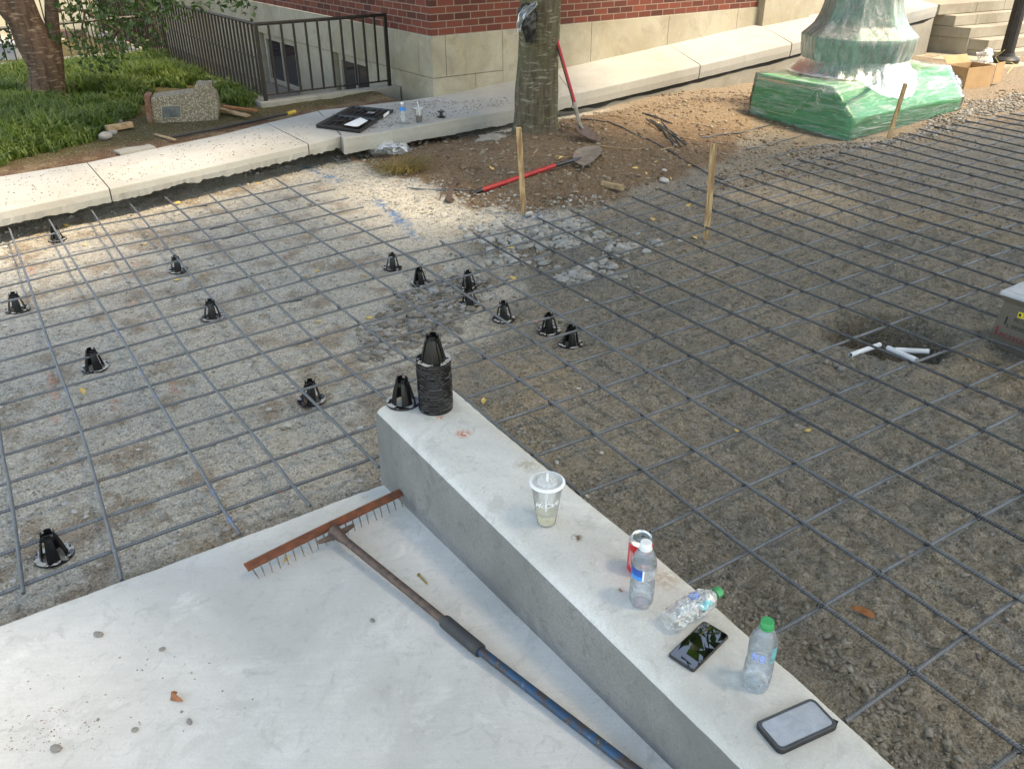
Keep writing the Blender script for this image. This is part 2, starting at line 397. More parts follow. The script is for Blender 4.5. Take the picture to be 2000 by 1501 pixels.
M['paper'] = mat_simple("white_paper", (.8, .8, .79, 1), (.72, .72, .7, 1), .8)
M['white'] = mat_simple("white_plastic", (.82, .83, .84, 1), (.78, .78, .79, 1), .3)
M['greencap'] = mat_simple("green_plastic", (.03, .36, .13, 1), (.025, .3, .1, 1), .35)
M['darkmetal'] = mat_simple("dark_bronze", (.02, .019, .018, 1), (.035, .03, .028, 1), .5, .3, 20)
M['cream'] = mat_simple("cream_paint", (.62, .54, .37, 1), (.5, .43, .3, 1), .8, 0, 2)
M['grey'] = mat_simple("grey_paint", (.34, .35, .36, 1), (.28, .28, .29, 1), .7, 0, 3)
M['dark'] = mat_simple("dark_opening", (.012, .011, .010, 1), (.02, .018, .015, 1), .4)
M['windowf'] = mat_simple("painted_frame", (.42, .38, .3, 1), (.33, .3, .24, 1), .6)
t = NT("window_glass"); M['glass'] = t.done(t.bsdf((.03, .035, .04, 1), .05, 0, None, Specular_IOR_Level=.7))
# black plastic with splashes of mortar
t = NT("splashed_black_plastic"); v = t.coord("Object"); oi = t.n("ShaderNodeObjectInfo")
off = t.n("ShaderNodeVectorMath"); off.operation = 'ADD'; t.l(v, off.inputs[0]); cmb = t.n("ShaderNodeCombineXYZ")
t.l(t.math('MULTIPLY', oi.outputs["Random"], 9), cmb.inputs[0]); t.l(cmb.outputs[0], off.inputs[1])
n = t.noise(off.outputs[0], 70, 5, .65)
M['chair'] = t.done(t.bsdf(t.mix(t.mapr(n, .69, .72), (.006, .006, .006, 1), (.4, .39, .37, 1)), t.mapr(n, .6, .66, .3, .9), 0, None, Specular_IOR_Level=.35))
t = NT("splashed_ring"); v = t.coord("Object"); oi = t.n("ShaderNodeObjectInfo")
off = t.n("ShaderNodeVectorMath"); off.operation = 'ADD'; t.l(v, off.inputs[0]); cmb = t.n("ShaderNodeCombineXYZ")
t.l(t.math('MULTIPLY', oi.outputs["Random"], 9), cmb.inputs[0]); t.l(cmb.outputs[0], off.inputs[1])
n = t.noise(off.outputs[0], 34, 4, .6)
gn = t.n('ShaderNodeNewGeometry'); gz_ = t.n('ShaderNodeSeparateXYZ'); t.l(gn.outputs['Normal'], gz_.inputs[0]); n = t.math('MULTIPLY', n, t.mapr(gz_.outputs[2], .6, .9, .5, 1.0))
M['chairring'] = t.done(t.bsdf(t.mix(t.mapr(n, .49, .52), (.008, .008, .009, 1), (.55, .53, .5, 1)), t.mapr(n, .5, .56, .22, .9), 0, None, Specular_IOR_Level=.6))
# cover fabric
t = NT("green_board"); v = t.coord()
st = t.noise(t.scalevec(v, (1.2, 1.2, 9)), 3, 5, .6, .8)
M['greenboard'] = t.done(t.bsdf(t.mix(t.mapr(st, .4, .65), (.03, .27, .10, 1), (.05, .38, .17, 1)), .45, 0, t.bump(st, .5, .01)))
t = NT("green_bronze"); v = t.coord()
st = t.noise(t.scalevec(v, (3, 3, 1.2)), 3, 5, .6, 1.5)
M['bronze'] = t.done(t.bsdf(t.mix(t.mapr(st, .4, .65), (.05, .20, .13, 1), (.14, .40, .29, 1)), .6, 0, t.bump(st, .5, .01)))
M['film'] = mat_film("stretch_film", (.97, .99, .98, 1), .03, .40, .16, 2.0, (.5, .5, 6), .02)
M['film2'] = mat_film("loose_film", (.97, .98, .98, 1), .08, .28, .35, 7, (1.6, 1.6, .8), .01)
M['film3'] = mat_film("pleated_film", (.97, .985, .98, 1), .14, .30, .32, 6, (1.6, 1.6, .4), .02)
M['film4'] = mat_film('drape_film', (.975, .985, .98, 1), .02, .16, .35, 5, (1.5, 1.5, .6), .02, (.5, .52, .52, 1))
M['pet'] = mat_film("clear_bottle", (.985, .996, 1, 1), .10, .22, .05, 30, (1, 1, 2), .003)  # milky share and streaks stand in for bright highlights
M['petcrush'] = mat_film("crushed_bottle", (.95, .98, .99, 1), .05, .4, .05, 42, (1, 1, 1), .012)
M['cupclear'] = mat_film("clear_cup", (.985, .99, .985, 1), .13, .06, .08, 10, (1, 1, 1), .001)
M['lidclear'] = mat_film("frosted_lid", (.93, .94, .95, 1), .42, .2, .15, 30, (1, 1, 1), .002)
t = NT("water"); tr = t.n("ShaderNodeBsdfTransparent"); tr.inputs[0].default_value = (.95, .98, 1, 1)
v = t.coord(); n = t.noise(v, 45, 4, .6, 1); nm = t.bump(n, .8, .004)
gl = t.n("ShaderNodeBsdfGlossy"); gl.inputs["Roughness"].default_value = .03; t.l(nm, gl.inputs["Normal"])
rf = t.n("ShaderNodeBsdfRefraction"); rf.inputs["IOR"].default_value = 1.2; rf.inputs["Color"].default_value = (.95, .98, 1, 1); rf.inputs["Roughness"].default_value = .05; t.l(nm, rf.inputs["Normal"])
wd_ = t.bsdf((.8, .88, .92, 1), .3)
mA = t.n("ShaderNodeMixShader"); mA.inputs[0].default_value = .15; t.l(tr.outputs[0], mA.inputs[1]); t.l(rf.outputs[0], mA.inputs[2])
fr = t.n("ShaderNodeFresnel"); fr.inputs[0].default_value = 1.33; t.l(nm, fr.inputs["Normal"])
mB = t.n("ShaderNodeMixShader"); t.l(fr.outputs[0], mB.inputs[0]); t.l(mA.outputs[0], mB.inputs[1]); t.l(gl.outputs[0], mB.inputs[2])
mC = t.n('ShaderNodeMixShader'); t.l(t.mapr(n, .5, .75, .0, .22), mC.inputs[0]); t.l(mB.outputs[0], mC.inputs[1]); t.l(wd_.outputs[0], mC.inputs[2])  # milky white patches stand in for highlights in the water
M['water'] = t.done(mC)
# ------------------------------------------------------------------ ground
GZ = -0.15
mound_px = [(690, 290), (735, 318), (830, 347), (915, 388), (1060, 397), (1180, 387), (1260, 352), (1330, 332), (1425, 300), (1475, 240), (1465, 188), (1300, 196), (1090, 222), (1000, 250), (800, 262)]
MOUND = [at(x, y, -.08) for x, y in mound_px]
PIT = at(1742, 668, GZ)
def ground_h(X, Y):
    h = np.full_like(X, GZ)
    h = h + (fbm(X, Y, 1.1, 3, 5)-.5)*.05 + (fbm(X, Y, 7, 4, 11)-.5)*.022
    h = h + (fbm(X, Y, 26, 3, 21)-.5)*.014 + (fbm(X, Y, 70, 2, 31)-.5)*.006
    right = sstep(-.3, .5, X-(.35-.28*(Y-3.2))) * sstep(9, 6.5, Y)
    cl = fbm(X, Y, 13, 4, 41); h = h + right*(np.abs(cl-.5)*.08-.012) + (fbm(X, Y, 42, 3, 47)-.5)*.012
    ms = polymask(X, Y, MOUND)
    h = h + sstep(-.15, .9, ms)*.10
    d = np.hypot(X-.26, Y-8.71); h = h + .07*np.exp(-(d/.5)**2)
    h = h + sstep(8.8, 10.6, Y)*sstep(.4, 2, X)*.07
    wu, wv = (X-C0.x)*E1.x+(Y-C0.y)*E1.y, (X-C0.x)*E2.x+(Y-C0.y)*E2.y
    h = np.where((wu > -1.95) & (wu < .4) & (wv > .8), -2.2, h)
    ex, ey = (X-PIT.x), (Y-PIT.y-.05); q = np.sqrt((ex/.36)**2+(ey/.30)**2) + (fbm(X, Y, 6, 3, 77)-.5)*.5
    h = h - .24*sstep(1.05, .55, q) + .03*np.exp(-((q-1.2)/.25)**2)
    return h
def gh(x, y): return float(ground_h(np.array([float(x)]), np.array([float(y)]))[0])
NR, NC = 640, 520
ys = .55*(19.0/.55)**(np.arange(NR)/(NR-1)); us = np.linspace(-1, 1, NC)
Yg = np.repeat(ys[:, None], NC, 1); Xg = np.sign(us)[None, :]*np.abs(us)[None, :]**1.15*(ys[:, None]*.84+1.9)
Zg = ground_h(Xg, Yg)
def lerp3(a, b, t): return a*(1-t[..., None])+b*t[..., None]
def c3(*v): return np.array(v, float)
nzb = fbm(Xg, Yg, 1.6, 4, 51); nzm = fbm(Xg, Yg, 6, 4, 61)
side = Xg-(.30-.20*(Yg-3.2)/1.2*.9)          # distance right of the pale/brown border
bx = np.interp(Yg, [2.4, 3, 4.5, 6.2, 7.2, 9], [-.38, -.42, -.32, .05, .45, 1.2])
pale = sstep(.28, -.22, Xg-bx+(nzb-.5)*1.0)
colr = lerp3(np.broadcast_to(c3(.305, .275, .23), Xg.shape+(3,)), np.broadcast_to(c3(.54, .515, .465), Xg.shape+(3,)), pale)
colr = lerp3(colr, np.broadcast_to(c3(.34, .27, .205), Xg.shape+(3,)), pale*sstep(.52, .72, nzm)*.75)
colr = lerp3(colr, np.broadcast_to(c3(.215, .215, .205), Xg.shape+(3,)), (1-pale)*sstep(.5, .7, nzm)*.5)
colr = lerp3(colr, np.broadcast_to(c3(.35, .285, .205), Xg.shape+(3,)), (1-pale)*sstep(.55, .75, nzb)*.55)
ms = polymask(Xg, Yg, MOUND)+(nzm-.5)*.25
colr = lerp3(colr, np.broadcast_to(c3(.225, .155, .10), Xg.shape+(3,)), sstep(-.03, .08, ms))
colr = lerp3(colr, np.broadcast_to(c3(.29, .225, .16), Xg.shape+(3,)), sstep(8.7, 9.6, Yg+(nzb-.5)*1.5)*sstep(.6, 1.6, Xg)*.8)
sun_patch = [at(x, y, GZ) for x, y in [(640, 330), (700, 310), (760, 350), (900, 400), (1000, 420), (1140, 400), (1100, 440), (870, 450), (760, 420), (680, 385)]]  # pale gravel, with the sunlit patch put into its colour
colr = lerp3(colr, np.broadcast_to(c3(.62, .59, .52), Xg.shape+(3,)), sstep(-.1, .25, polymask(Xg, Yg, sun_patch)+(nzm-.5)*.6)*.8*(1-sstep(-.03, .08, ms)))
# darker soil against the slab edge
Aedge, Bedge = at(0, 1220, 0), at(745, 945, 0); ed = (Bedge-Aedge).normalized()
perp = -(Xg-Aedge.x)*(-ed.y)*-1*-1 if False else (-(Xg-Aedge.x)*ed.y+(Yg-Aedge.y)*ed.x)
edge_dark = sstep(.30, .06, perp+(nzm-.5)*.15)*sstep(.2, -.2, Xg+.5)
colr = lerp3(colr, np.broadcast_to(c3(.15, .13, .105), Xg.shape+(3,)), edge_dark*.9)
pq = np.hypot((Xg-PIT.x)/.4, (Yg-PIT.y-.05)/.34)
colr = lerp3(colr, np.broadcast_to(c3(.10, .085, .065), Xg.shape+(3,)), sstep(1.05, .7, pq)*.6)
def spray(pts, rad, col, amt, seed):
    global colr
    acc = np.zeros_like(Xg)
    for i in range(len(pts)-1):
        a, b = at(*pts[i], GZ), at(*pts[i+1], GZ); dx, dy = b.x-a.x, b.y-a.y
        t_ = np.clip(((Xg-a.x)*dx+(Yg-a.y)*dy)/(dx*dx+dy*dy), 0, 1)
        acc = np.maximum(acc, np.exp(-(np.hypot(Xg-a.x-t_*dx, Yg-a.y-t_*dy)/rad)**2))
    colr = lerp3(colr, np.broadcast_to(c3(*col), Xg.shape+(3,)), np.clip(acc*sstep(.42, .62, fbm(Xg, Yg, 30, 3, seed))*amt, 0, 1))
spray([(735, 392), (760, 410), (790, 435)], .05, (.08, .2, .42), 1, 3)
spray([(785, 432), (810, 448), (812, 462)], .07, (.12, .25, .42), .8, 4)
spray([(600, 325), (640, 345), (655, 352)], .09, (.1, .24, .45), .9, 5)
spray([(1008, 424), (1050, 420)], .09, (.1, .22, .42), .9, 6)
spray([(950, 436), (962, 440)], .05, (.06, .18, .42), 1, 7)
for a, b in [((100, 730), (110, 780)), ((225, 785), (228, 800)), ((333, 740), (340, 765)), ((60, 525), (64, 535)), ((218, 530), (225, 545)), ((262, 500), (265, 520)), ((310, 690), (318, 692)), ((110, 800), (112, 830)), ((258, 590), (262, 596))]:
    spray([a, b], .018, (.7, .25, .14), .6, a[0])
def grid_mesh(name, X, Y, Z, mat, C=None):
    nr, nc = X.shape; me = bpy.data.meshes.new(name)
    me.vertices.add(nr*nc); me.vertices.foreach_set("co", np.stack([X, Y, Z], -1).astype(np.float32).ravel())
    idx = np.arange(nr*nc).reshape(nr, nc); q = np.stack([idx[:-1, :-1], idx[:-1, 1:], idx[1:, 1:], idx[1:, :-1]], -1).reshape(-1, 4)
    me.loops.add(q.size); me.loops.foreach_set("vertex_index", q.ravel().astype(np.int32))
    me.polygons.add(len(q)); me.polygons.foreach_set("loop_start", (np.arange(len(q))*4).astype(np.int32))
    me.polygons.foreach_set("loop_total", np.full(len(q), 4, np.int32)); me.polygons.foreach_set("use_smooth", np.ones(len(q), bool))
    if C is not None:
        ca = me.color_attributes.new("Col", 'FLOAT_COLOR', 'POINT'); ca.data.foreach_set("color", np.concatenate([C, np.ones(C.shape[:2]+(1,))], -1).astype(np.float32).ravel())
    me.materials.append(mat); me.update(calc_edges=True); return me
tag(link("ground", grid_mesh("ground", Xg, Yg, Zg, M['ground'], colr)), "packed gravel and brown soil under the steel rods", kind="structure")
far = MB(); far.quad((-300, -300, -.45), (300, -300, -.45), (300, 300, -.45), (-300, 300, -.45))
tag(build("terrain", far, M['clod']), "open ground far around the site", kind="structure")

# ------------------------------------------------------------------ foreground slab and curb wall
CN = at(745, 945, 0); eC = Vector((.564, -.826, 0)); eL = -ed
S = np.concatenate([np.linspace(-.27, .6, 60), np.linspace(.62, 4.2, 50)]); T = np.concatenate([[0, .0, .004, .012], np.linspace(.03, 4.6, 130)])
Sg, Tg = np.meshgrid(S, T)
def slab_z(p): return .073*max(0, ((p.x-CN.x)*eL.y-(p.y-CN.y)*eL.x)/(eC.x*eL.y-eC.y*eL.x))
def at_slab(px, py, h=0):
    z = h
    for _ in range(6): z = slab_z(at(px, py, z))+h
    return at(px, py, z)

wob = np.where(Tg < .02, (vnoise(Sg*7, Sg*0+3, 9)-.5)*.005+(vnoise(Sg*45, Sg*0+3, 9)-.5)*.005, 0)
Xs = CN.x+Sg*eL.x+(Tg+wob)*eC.x; Ys = CN.y+Sg*eL.y+(Tg+wob)*eC.y
Zs = .073*np.clip(Tg, 0, 9)
Zs = Zs+(fbm(Xs, Ys, 3, 3, 8)-.5)*.004
Zs[0, :] = -.3; Zs[1, :] -= .012; Zs[2, :] -= .004
tag(link("concrete_slab", grid_mesh("concrete_slab", Xs, Ys, Zs, M['slab'])), "smooth pale new concrete slab in the foreground", kind="structure")
L0_, L1_ = at(733, 804, .318), at(1416, 1473, .318); Lp = [Vector((p.x, p.y, .34)) for p in (L0_.lerp(L1_, k/4) for k in range(5))]
Rp = [at(x, y, .34) for x, y in [(890, 775), (967, 826), (1127, 958), (1275, 1075), (1400, 1180), (1560, 1320), (1760, 1501)]]
Rp[0] = Vector((Rp[0].x, Rp[0].y, .34)); Rp[0].x = -.235; Rp[0].y = 2.80
Lp[0].y += .0
Lp.append(Lp[-1]+(L1_-L0_).normalized()*2.2); Rp.append(Rp[-1]+Vector((.55, -.82, 0))*2.2)
def resamp(P_, n):
    ds = [0]
    for i in range(1, len(P_)): ds.append(ds[-1]+(P_[i]-P_[i-1]).length)
    out = []
    for k in range(n):
        d = ds[-1]*(k/(n-1))**1.3; i = max(j for j in range(len(ds)) if ds[j] <= d+1e-9); i = min(i, len(ds)-2)
        t_ = (d-ds[i])/(ds[i+1]-ds[i]); out.append(P_[i].lerp(P_[i+1], t_))
    return out
Ls, Rs = resamp(Lp, 120), resamp(Rp, 120)
cb = MB(); rows = []
for k, (a, b) in enumerate(zip(Ls, Rs)):
    w = (b-a).normalized(); j = (mnoise.noise(Vector((k*.6, 3, 0))))*.0015; j2 = mnoise.noise(Vector((k*1.3, 9, 0)))*.003
    prof = [(-.006, -.3), (-.004, .0), (-.001, .15), (0, .302), (.003+j, .317+j2*.4), (.012+j, .329), (.030+j, .3375), (.06, .340)]
    row = [Vector((a.x, a.y, 0))+w*(p[0])+Vector((0, 0, p[1])) for p in prof]
    row += [Vector((a.x, a.y, 0)).lerp(Vector((b.x, b.y, 0)), .5)+Vector((0, 0, .341))]
    row += [Vector((b.x, b.y, 0))-w*q[0]+Vector((0, 0, q[1])) for q in [(.05, .340), (.014+j2, .339), (.005+j2, .333), (0+j2, .322), (.0, .2), (0, -.3)]]
    rows.append(row)
nn = len(rows[0])
# rounded front end: pull the first ring in and cap it
dirv = (rows[1][4]-rows[0][4]).normalized()
first = [p+Vector((0, 0, -.014 if p.z > .3 else 0)) for p in rows[0]]
rows[0] = [p+dirv*(.012 if p.z > .25 else 0) for p in rows[0]]
rows = [first]+rows
vs = [p for r_ in rows for p in r_]; fs = [(i*nn+k, (i+1)*nn+k, (i+1)*nn+k+1, i*nn+k+1) for i in range(len(rows)-1) for k in range(nn-1)]
fs.append(tuple(range(nn)))
cb.add(vs, fs)
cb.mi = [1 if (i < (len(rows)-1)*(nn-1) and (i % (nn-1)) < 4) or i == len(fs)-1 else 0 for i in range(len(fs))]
curb = tag(build("curb_wall", cb, [M['slab'] if False else M['curb'], M['curb_shade']], smooth=True, auto=50), "long pale concrete curb wall holding the cup, can, bottles and phones", "wall")

# ------------------------------------------------------------------ sidewalk (concrete slabs), soil bed, lawn
def walk_piece(name, front, back, thick, rough=0, mat='walk', label=None):
    """front, back: lists of (x,y,z), same order; makes one raised slab"""
    def dens(P_, n):
        P_ = [Vector(p) for p in P_]; return resamp2(P_, n)
    def resamp2(P_, n):
        ds = [0]
        for i in range(1, len(P_)): ds.append(ds[-1]+(P_[i]-P_[i-1]).length)
        o_ = []
        for k in range(n):
            d = ds[-1]*k/(n-1); i = 0
            while i < len(ds)-2 and ds[i+1] < d: i += 1
            o_.append(P_[i].lerp(P_[i+1], (d-ds[i])/(ds[i+1]-ds[i])))
        return o_
    n = 160; fp, bp = dens(front, n), dens(back, n); mb = MB(); vs = []
    for k in range(n):
        a, b = fp[k], bp[k]; w = (b-a).normalized()
        jz = (mnoise.noise(Vector((a.x*5, a.y*5, 2)))+.6*mnoise.noise(Vector((a.x*23, a.y*23, 5))))*rough*.55
        jj = mnoise.noise(Vector((a.x*25, a.y*25, 7)))*rough*.2
        vs += [b+Vector((0, 0, -thick)), a+w*.12+Vector((0, 0, -thick+jz)), a+w*(.012+jj)+Vector((0, 0, -thick+jz)), a+w*.0+Vector((0, 0, -thick*.55)), a+Vector((0, 0, -.012)), a+w*.004+Vector((0, 0, -.003)), a+w*.013, b]
    c = 8; fs = [(i*c+k, (i+1)*c+k, (i+1)*c+(k+1) % c, i*c+(k+1) % c) for i in range(n-1) for k in range(c)]
    fs += [tuple(range(c)), tuple(reversed(range((n-1)*c, n*c)))]
    mb.add(vs, fs)
    o = build(name, mb, M[mat])
    return tag(o, label, kind="structure")
def zs_(pts, z): return [(at(x, y, z)) for x, y in pts]
G_ = .004
f1 = [(-6.3, 3.3, .1), (-4.6, 4.85, .1), tuple(at(0, 412, .1)), tuple(at(212, 367.5, .1))]
b1 = [(-7.0, 4.6, .1), (-5.2, 5.85, .1), tuple(at(0, 345, .1)), tuple(at(169, 318, .1))]
f2 = [tuple(at(214.5, 367, .1)), tuple(at(430, 320, .1)), tuple(at(601, 281.5, .1))]
b2 = [tuple(at(171, 317.5, .1)), tuple(at(425, 265, .1)), tuple(at(520, 241, .1))]
f3 = [tuple(at(603, 281, .1)), tuple(at(650, 262, .1)), tuple(at(668, 259, .1))]
f3 = [tuple(at(603, 281, .1)), tuple(at(668, 264, .1))]
b3 = [tuple(at(522, 240.5, .1)), tuple(at(620, 217, .1))]
walk_piece("sidewalk", f1, b1, .11, .05, label="sunlit pale concrete sidewalk slab at the left edge")
walk_piece("sidewalk", f2, b2, .11, .05, label="long pale sidewalk slab in front of the lawn")
walk_piece("sidewalk", f3, b3, .11, .05, label="short sidewalk slab ending under the black case")
f4 = [tuple(at(670, 270, .1)), tuple(at(715, 263, .1)), tuple(at(850, 240, .1)), tuple(at(1004, 212, .08))]
b4 = [tuple(at(622, 216, .1)), tuple(at(800, 196, .1)), tuple(BW(.0, .02, .1)), tuple(BW(1.2, .02, .17))]
def fr_(px, py):
    p = onplane(px, py, at(1085, 189, .1), Vector((E1.y, -E1.x, 0))); return (p.x, p.y, p.z)
f4 = f4[:3]+[tuple(Vector(fr_(1004, 213)).lerp(Vector(at(1004, 212, .08)), .5)), tuple(Vector(fr_(1118, 183)))]
b4 = b4+[tuple(BW(1.75, .02, .235))]
walk_piece("sidewalk", f4, b4, .15, .03, label="shaded sidewalk slab between the building corner and the tree")
def bz(u): return float(np.interp(u, [0, 1.16, 1.87, 3.63, 5.45, 6.8, 8, 10], [.1, .17, .24, .37, .51, .61, .69, .7]))
def fzz(px): 
    return fr_(*px)
f5 = [fr_(1119.5, 182.6), fr_(1157.5, 175.2)]; b5 = [tuple(BW(1.755, .02, .236)), tuple(BW(1.98, .02, .25))]
walk_piece("sidewalk", [fr_(1119.5, 182.6), fr_(1158, 175), fr_(1367, 127.5)], [tuple(BW(1.755, .02, .236)), tuple(BW(2.0, .02, .25)), tuple(BW(3.7, .02, .375))], .17, .006, label="sunlit ramping sidewalk slab just right of the tree")
walk_piece("sidewalk", [fr_(1369, 127), fr_(1546, 85)], [tuple(BW(3.705, .02, .375)), tuple(BW(5.5, .02, .515))], .17, .006, label="sunlit ramping sidewalk slab left of the green wrapped base")
walk_piece("sidewalk", [fr_(1548, 84.5), fr_(1832, 10)], [tuple(BW(5.505, .02, .515)), tuple(BW(9.2, .02, .70))], .17, .006, label="sunlit ramping sidewalk slab behind the green wrapped base")
# foundation below the walk
fw = MB(); tops = []
pts = [at(690, 262, .0), Vector(fr_(850, 238))*1, Vector(fr_(1004, 213)), Vector(fr_(1085, 189)), Vector(fr_(1158, 175)), Vector(fr_(1300, 143)), Vector(fr_(1546, 85)), Vector(fr_(1832, 10))]
pts[1] = at(850, 240, .08)
nrm = Vector((-E1.y, E1.x, 0))
for i, p in enumerate(pts):
    sb = (.30, .30, .28, .2, .05, .035, .03, .02)[i]; topz = p.z-(.15 if i < 3 else .172)-(.0 if i < 3 else .05+.0*i)
    q = Vector((p.x, p.y, 0))+nrm*sb; tops.append((q, topz))
dq = []
for i in range(len(tops)-1):
    for k in range(14):
        a, za = tops[i]; b, zb = tops[i+1]; t_ = k/14; q = a.lerp(b, t_); dq.append((q, za*(1-t_)+zb*t_+mnoise.noise(Vector((q.x*5, q.y*5, 1)))*.03))
dq.append((tops[-1][0], tops[-1][1]+.05))
vs = []
for q, z in dq: vs += [Vector((q.x, q.y, -.5)), Vector((q.x, q.y, z)), Vector((q.x, q.y, z))+nrm*.3]
fw.add(vs, [(3*i+k, 3*i+3+k, 3*i+4+k, 3*i+1+k) for i in range(len(dq)-1) for k in (0, 1)])
tag(build("foundation_wall", fw, M['walk2']), "rough old concrete footing showing under the ramping sidewalk", "wall")

# soil bed behind the left sidewalk (with the light well cut out)
midl = [Vector((-6.8, 4.2, 0)), Vector((-4.9, 5.4, 0)), (at(0, 378, .1)+Vector((0, 0, 0))), at(190, 342, .1), at(428, 292, .1), at(560, 262, .1), at(645, 240, .1), at(760, 222, .1), at(830, 208, .1)]
Ns, Ntt = 200, 150
mp = resamp([Vector((p.x, p.y, 0)) for p in midl], Ns)
bdir = Vector((-.62, .785, 0))
Tt = np.linspace(0, 1, Ntt)**1.3*9.0
Xb = np.zeros((Ntt, Ns)); Yb = np.zeros((Ntt, Ns))
for k, p in enumerate(mp): Xb[:, k] = p.x+bdir.x*Tt; Yb[:, k] = p.y+bdir.y*Tt
Zb = .075+(fbm(Xb, Yb, 3, 4, 3)-.5)*.03+(fbm(Xb, Yb, 22, 3, 4)-.5)*.015
U1 = (Xb-C0.x)*E1.x+(Yb-C0.y)*E1.y; U2 = (Xb-C0.x)*E2.x+(Yb-C0.y)*E2.y
dm = np.repeat(Tt[:, None], Ns, 1); Zb = np.where(dm < .45, np.minimum(Zb, .092), Zb)
Zb = Zb+.04*np.exp(-(((U1+.45)/.4)**2+((U2-.6)/.3)**2))
well = (U1 > -1.62) & (U2 > .93); Zb = np.where(well, -2.2, Zb)
nb = fbm(Xb, Yb, 2, 4, 9); nm_ = fbm(Xb, Yb, 9, 3, 12)
Cb = lerp3(np.broadcast_to(c3(.15, .085, .05), Xb.shape+(3,)), np.broadcast_to(c3(.24, .17, .1), Xb.shape+(3,)), sstep(.4, .7, nm_))
Cb = lerp3(Cb, np.broadcast_to(c3(.09, .075, .03), Xb.shape+(3,)), sstep(.7, 1.1, dm))
tag(link("soil_bed", grid_mesh("soil_bed", Xb, Yb, Zb, M['ground'], Cb)), "brown soil bed behind the left sidewalk", kind="structure")
GR = [at(x, y, .1) for x, y in [(-60, 322), (0, 318), (60, 305), (150, 285), (200, 262), (240, 235), (275, 215), (282, 180), (300, 165), (405, 170), (430, 195), (490, 205), (500, 180), (420, 150), (335, 112), (300, 108), (150, 126), (0, 140), (-120, 150), (-160, 300)]]
def grass_mesh(poly, n, hmin, hmax, seed, wid=.006):
    rg = np.random.default_rng(seed); xs = [p[0] for p in poly]; ysl = [p[1] for p in poly]
    X = rg.uniform(min(xs), max(xs), n*4); Y = rg.uniform(min(ysl), max(ysl), n*4)
    d = polymask(X, Y, poly); dens = fbm(X, Y, 4, 3, seed)
    ok = (d+(dens-.5)*.3 > .0) & (fbm(X, Y, 1.3, 3, 91) < .68); X, Y, d, dens = X[ok][:n], Y[ok][:n], d[ok][:n], dens[ok][:n]; n = len(X)
    H = rg.uniform(hmin, hmax, n)*(.55+.9*dens)*np.clip(.5+d*1.5, .4, 1); A_ = rg.uniform(0, 2*np.pi, n); B_ = rg.uniform(.2, 1.1, n); wd = wid*rg.uniform(.6, 1.3, n)*(1+Y*.03)
    dx, dy = np.cos(A_), np.sin(A_); px_, py_ = -dy*wd, dx*wd
    z0 = .075
    P0 = np.stack([X-px_, Y-py_, np.full(n, z0)], -1); P1 = np.stack([X+px_, Y+py_, np.full(n, z0)], -1)
    k1 = .55; mX = X+dx*H*B_*.25; mY = Y+dy*H*B_*.25
    P2 = np.stack([mX+px_*.8, mY+py_*.8, z0+H*k1], -1); P3 = np.stack([mX-px_*.8, mY-py_*.8, z0+H*k1], -1)
    P4 = np.stack([X+dx*H*B_, Y+dy*H*B_, z0+H*(1-.35*B_)], -1)
    V = np.stack([P0, P1, P2, P3, P4], 1).reshape(-1, 3); b = np.arange(n)*5
    me = bpy.data.meshes.new("grass"); me.vertices.add(len(V)); me.vertices.foreach_set("co", V.astype(np.float32).ravel())
    q = np.stack([b, b+1, b+2, b+3, b+3, b+2, b+4], -1).ravel(); me.loops.add(len(q)); me.loops.foreach_set("vertex_index", q.astype(np.int32))
    ls = (np.repeat(np.arange(n)*7, 2)+np.tile([0, 4], n)).astype(np.int32); me.polygons.add(2*n)
    me.polygons.foreach_set("loop_start", ls); me.polygons.foreach_set("loop_total", np.tile([4, 3], n).astype(np.int32))
    me.update(calc_edges=True); return me
gm = grass_mesh([(p.x, p.y) for p in GR], 46000, .09, .25, 5, .0075); gm.materials.append(M['grass'])
tag(link("grass", gm), "long green grass of the lawn behind the left sidewalk", kind="stuff")
tp = at(785, 326, -.1)
tm = MB()
for i in range(340):
    a = random.uniform(0, 6.28); r0 = random.uniform(0, .16); L_ = random.uniform(.1, .26); bx_, by_ = tp.x+r0*math.cos(a)*1.5, tp.y+r0*math.sin(a)
    z0 = gh(bx_, by_); c_, s_ = math.cos(a+random.uniform(-.5, .5)), math.sin(a); w = .0035
    m1 = (bx_+c_*L_*.5, by_+s_*L_*.5, z0+L_*.38); tz = z0+L_*random.uniform(.1, .5)
    tm.add([(bx_-s_*w, by_+c_*w, z0), (bx_+s_*w, by_-c_*w, z0), (m1[0]+s_*w*.8, m1[1]-c_*w*.8, m1[2]), (m1[0]-s_*w*.8, m1[1]+c_*w*.8, m1[2]), (bx_+c_*L_, by_+s_*L_, tz)], [(0, 1, 2, 3), (3, 2, 4)])
tag(build("grass_tuft", tm, M['straw']), "half dry grass tuft at the foot of the tree mound", "grass tuft")
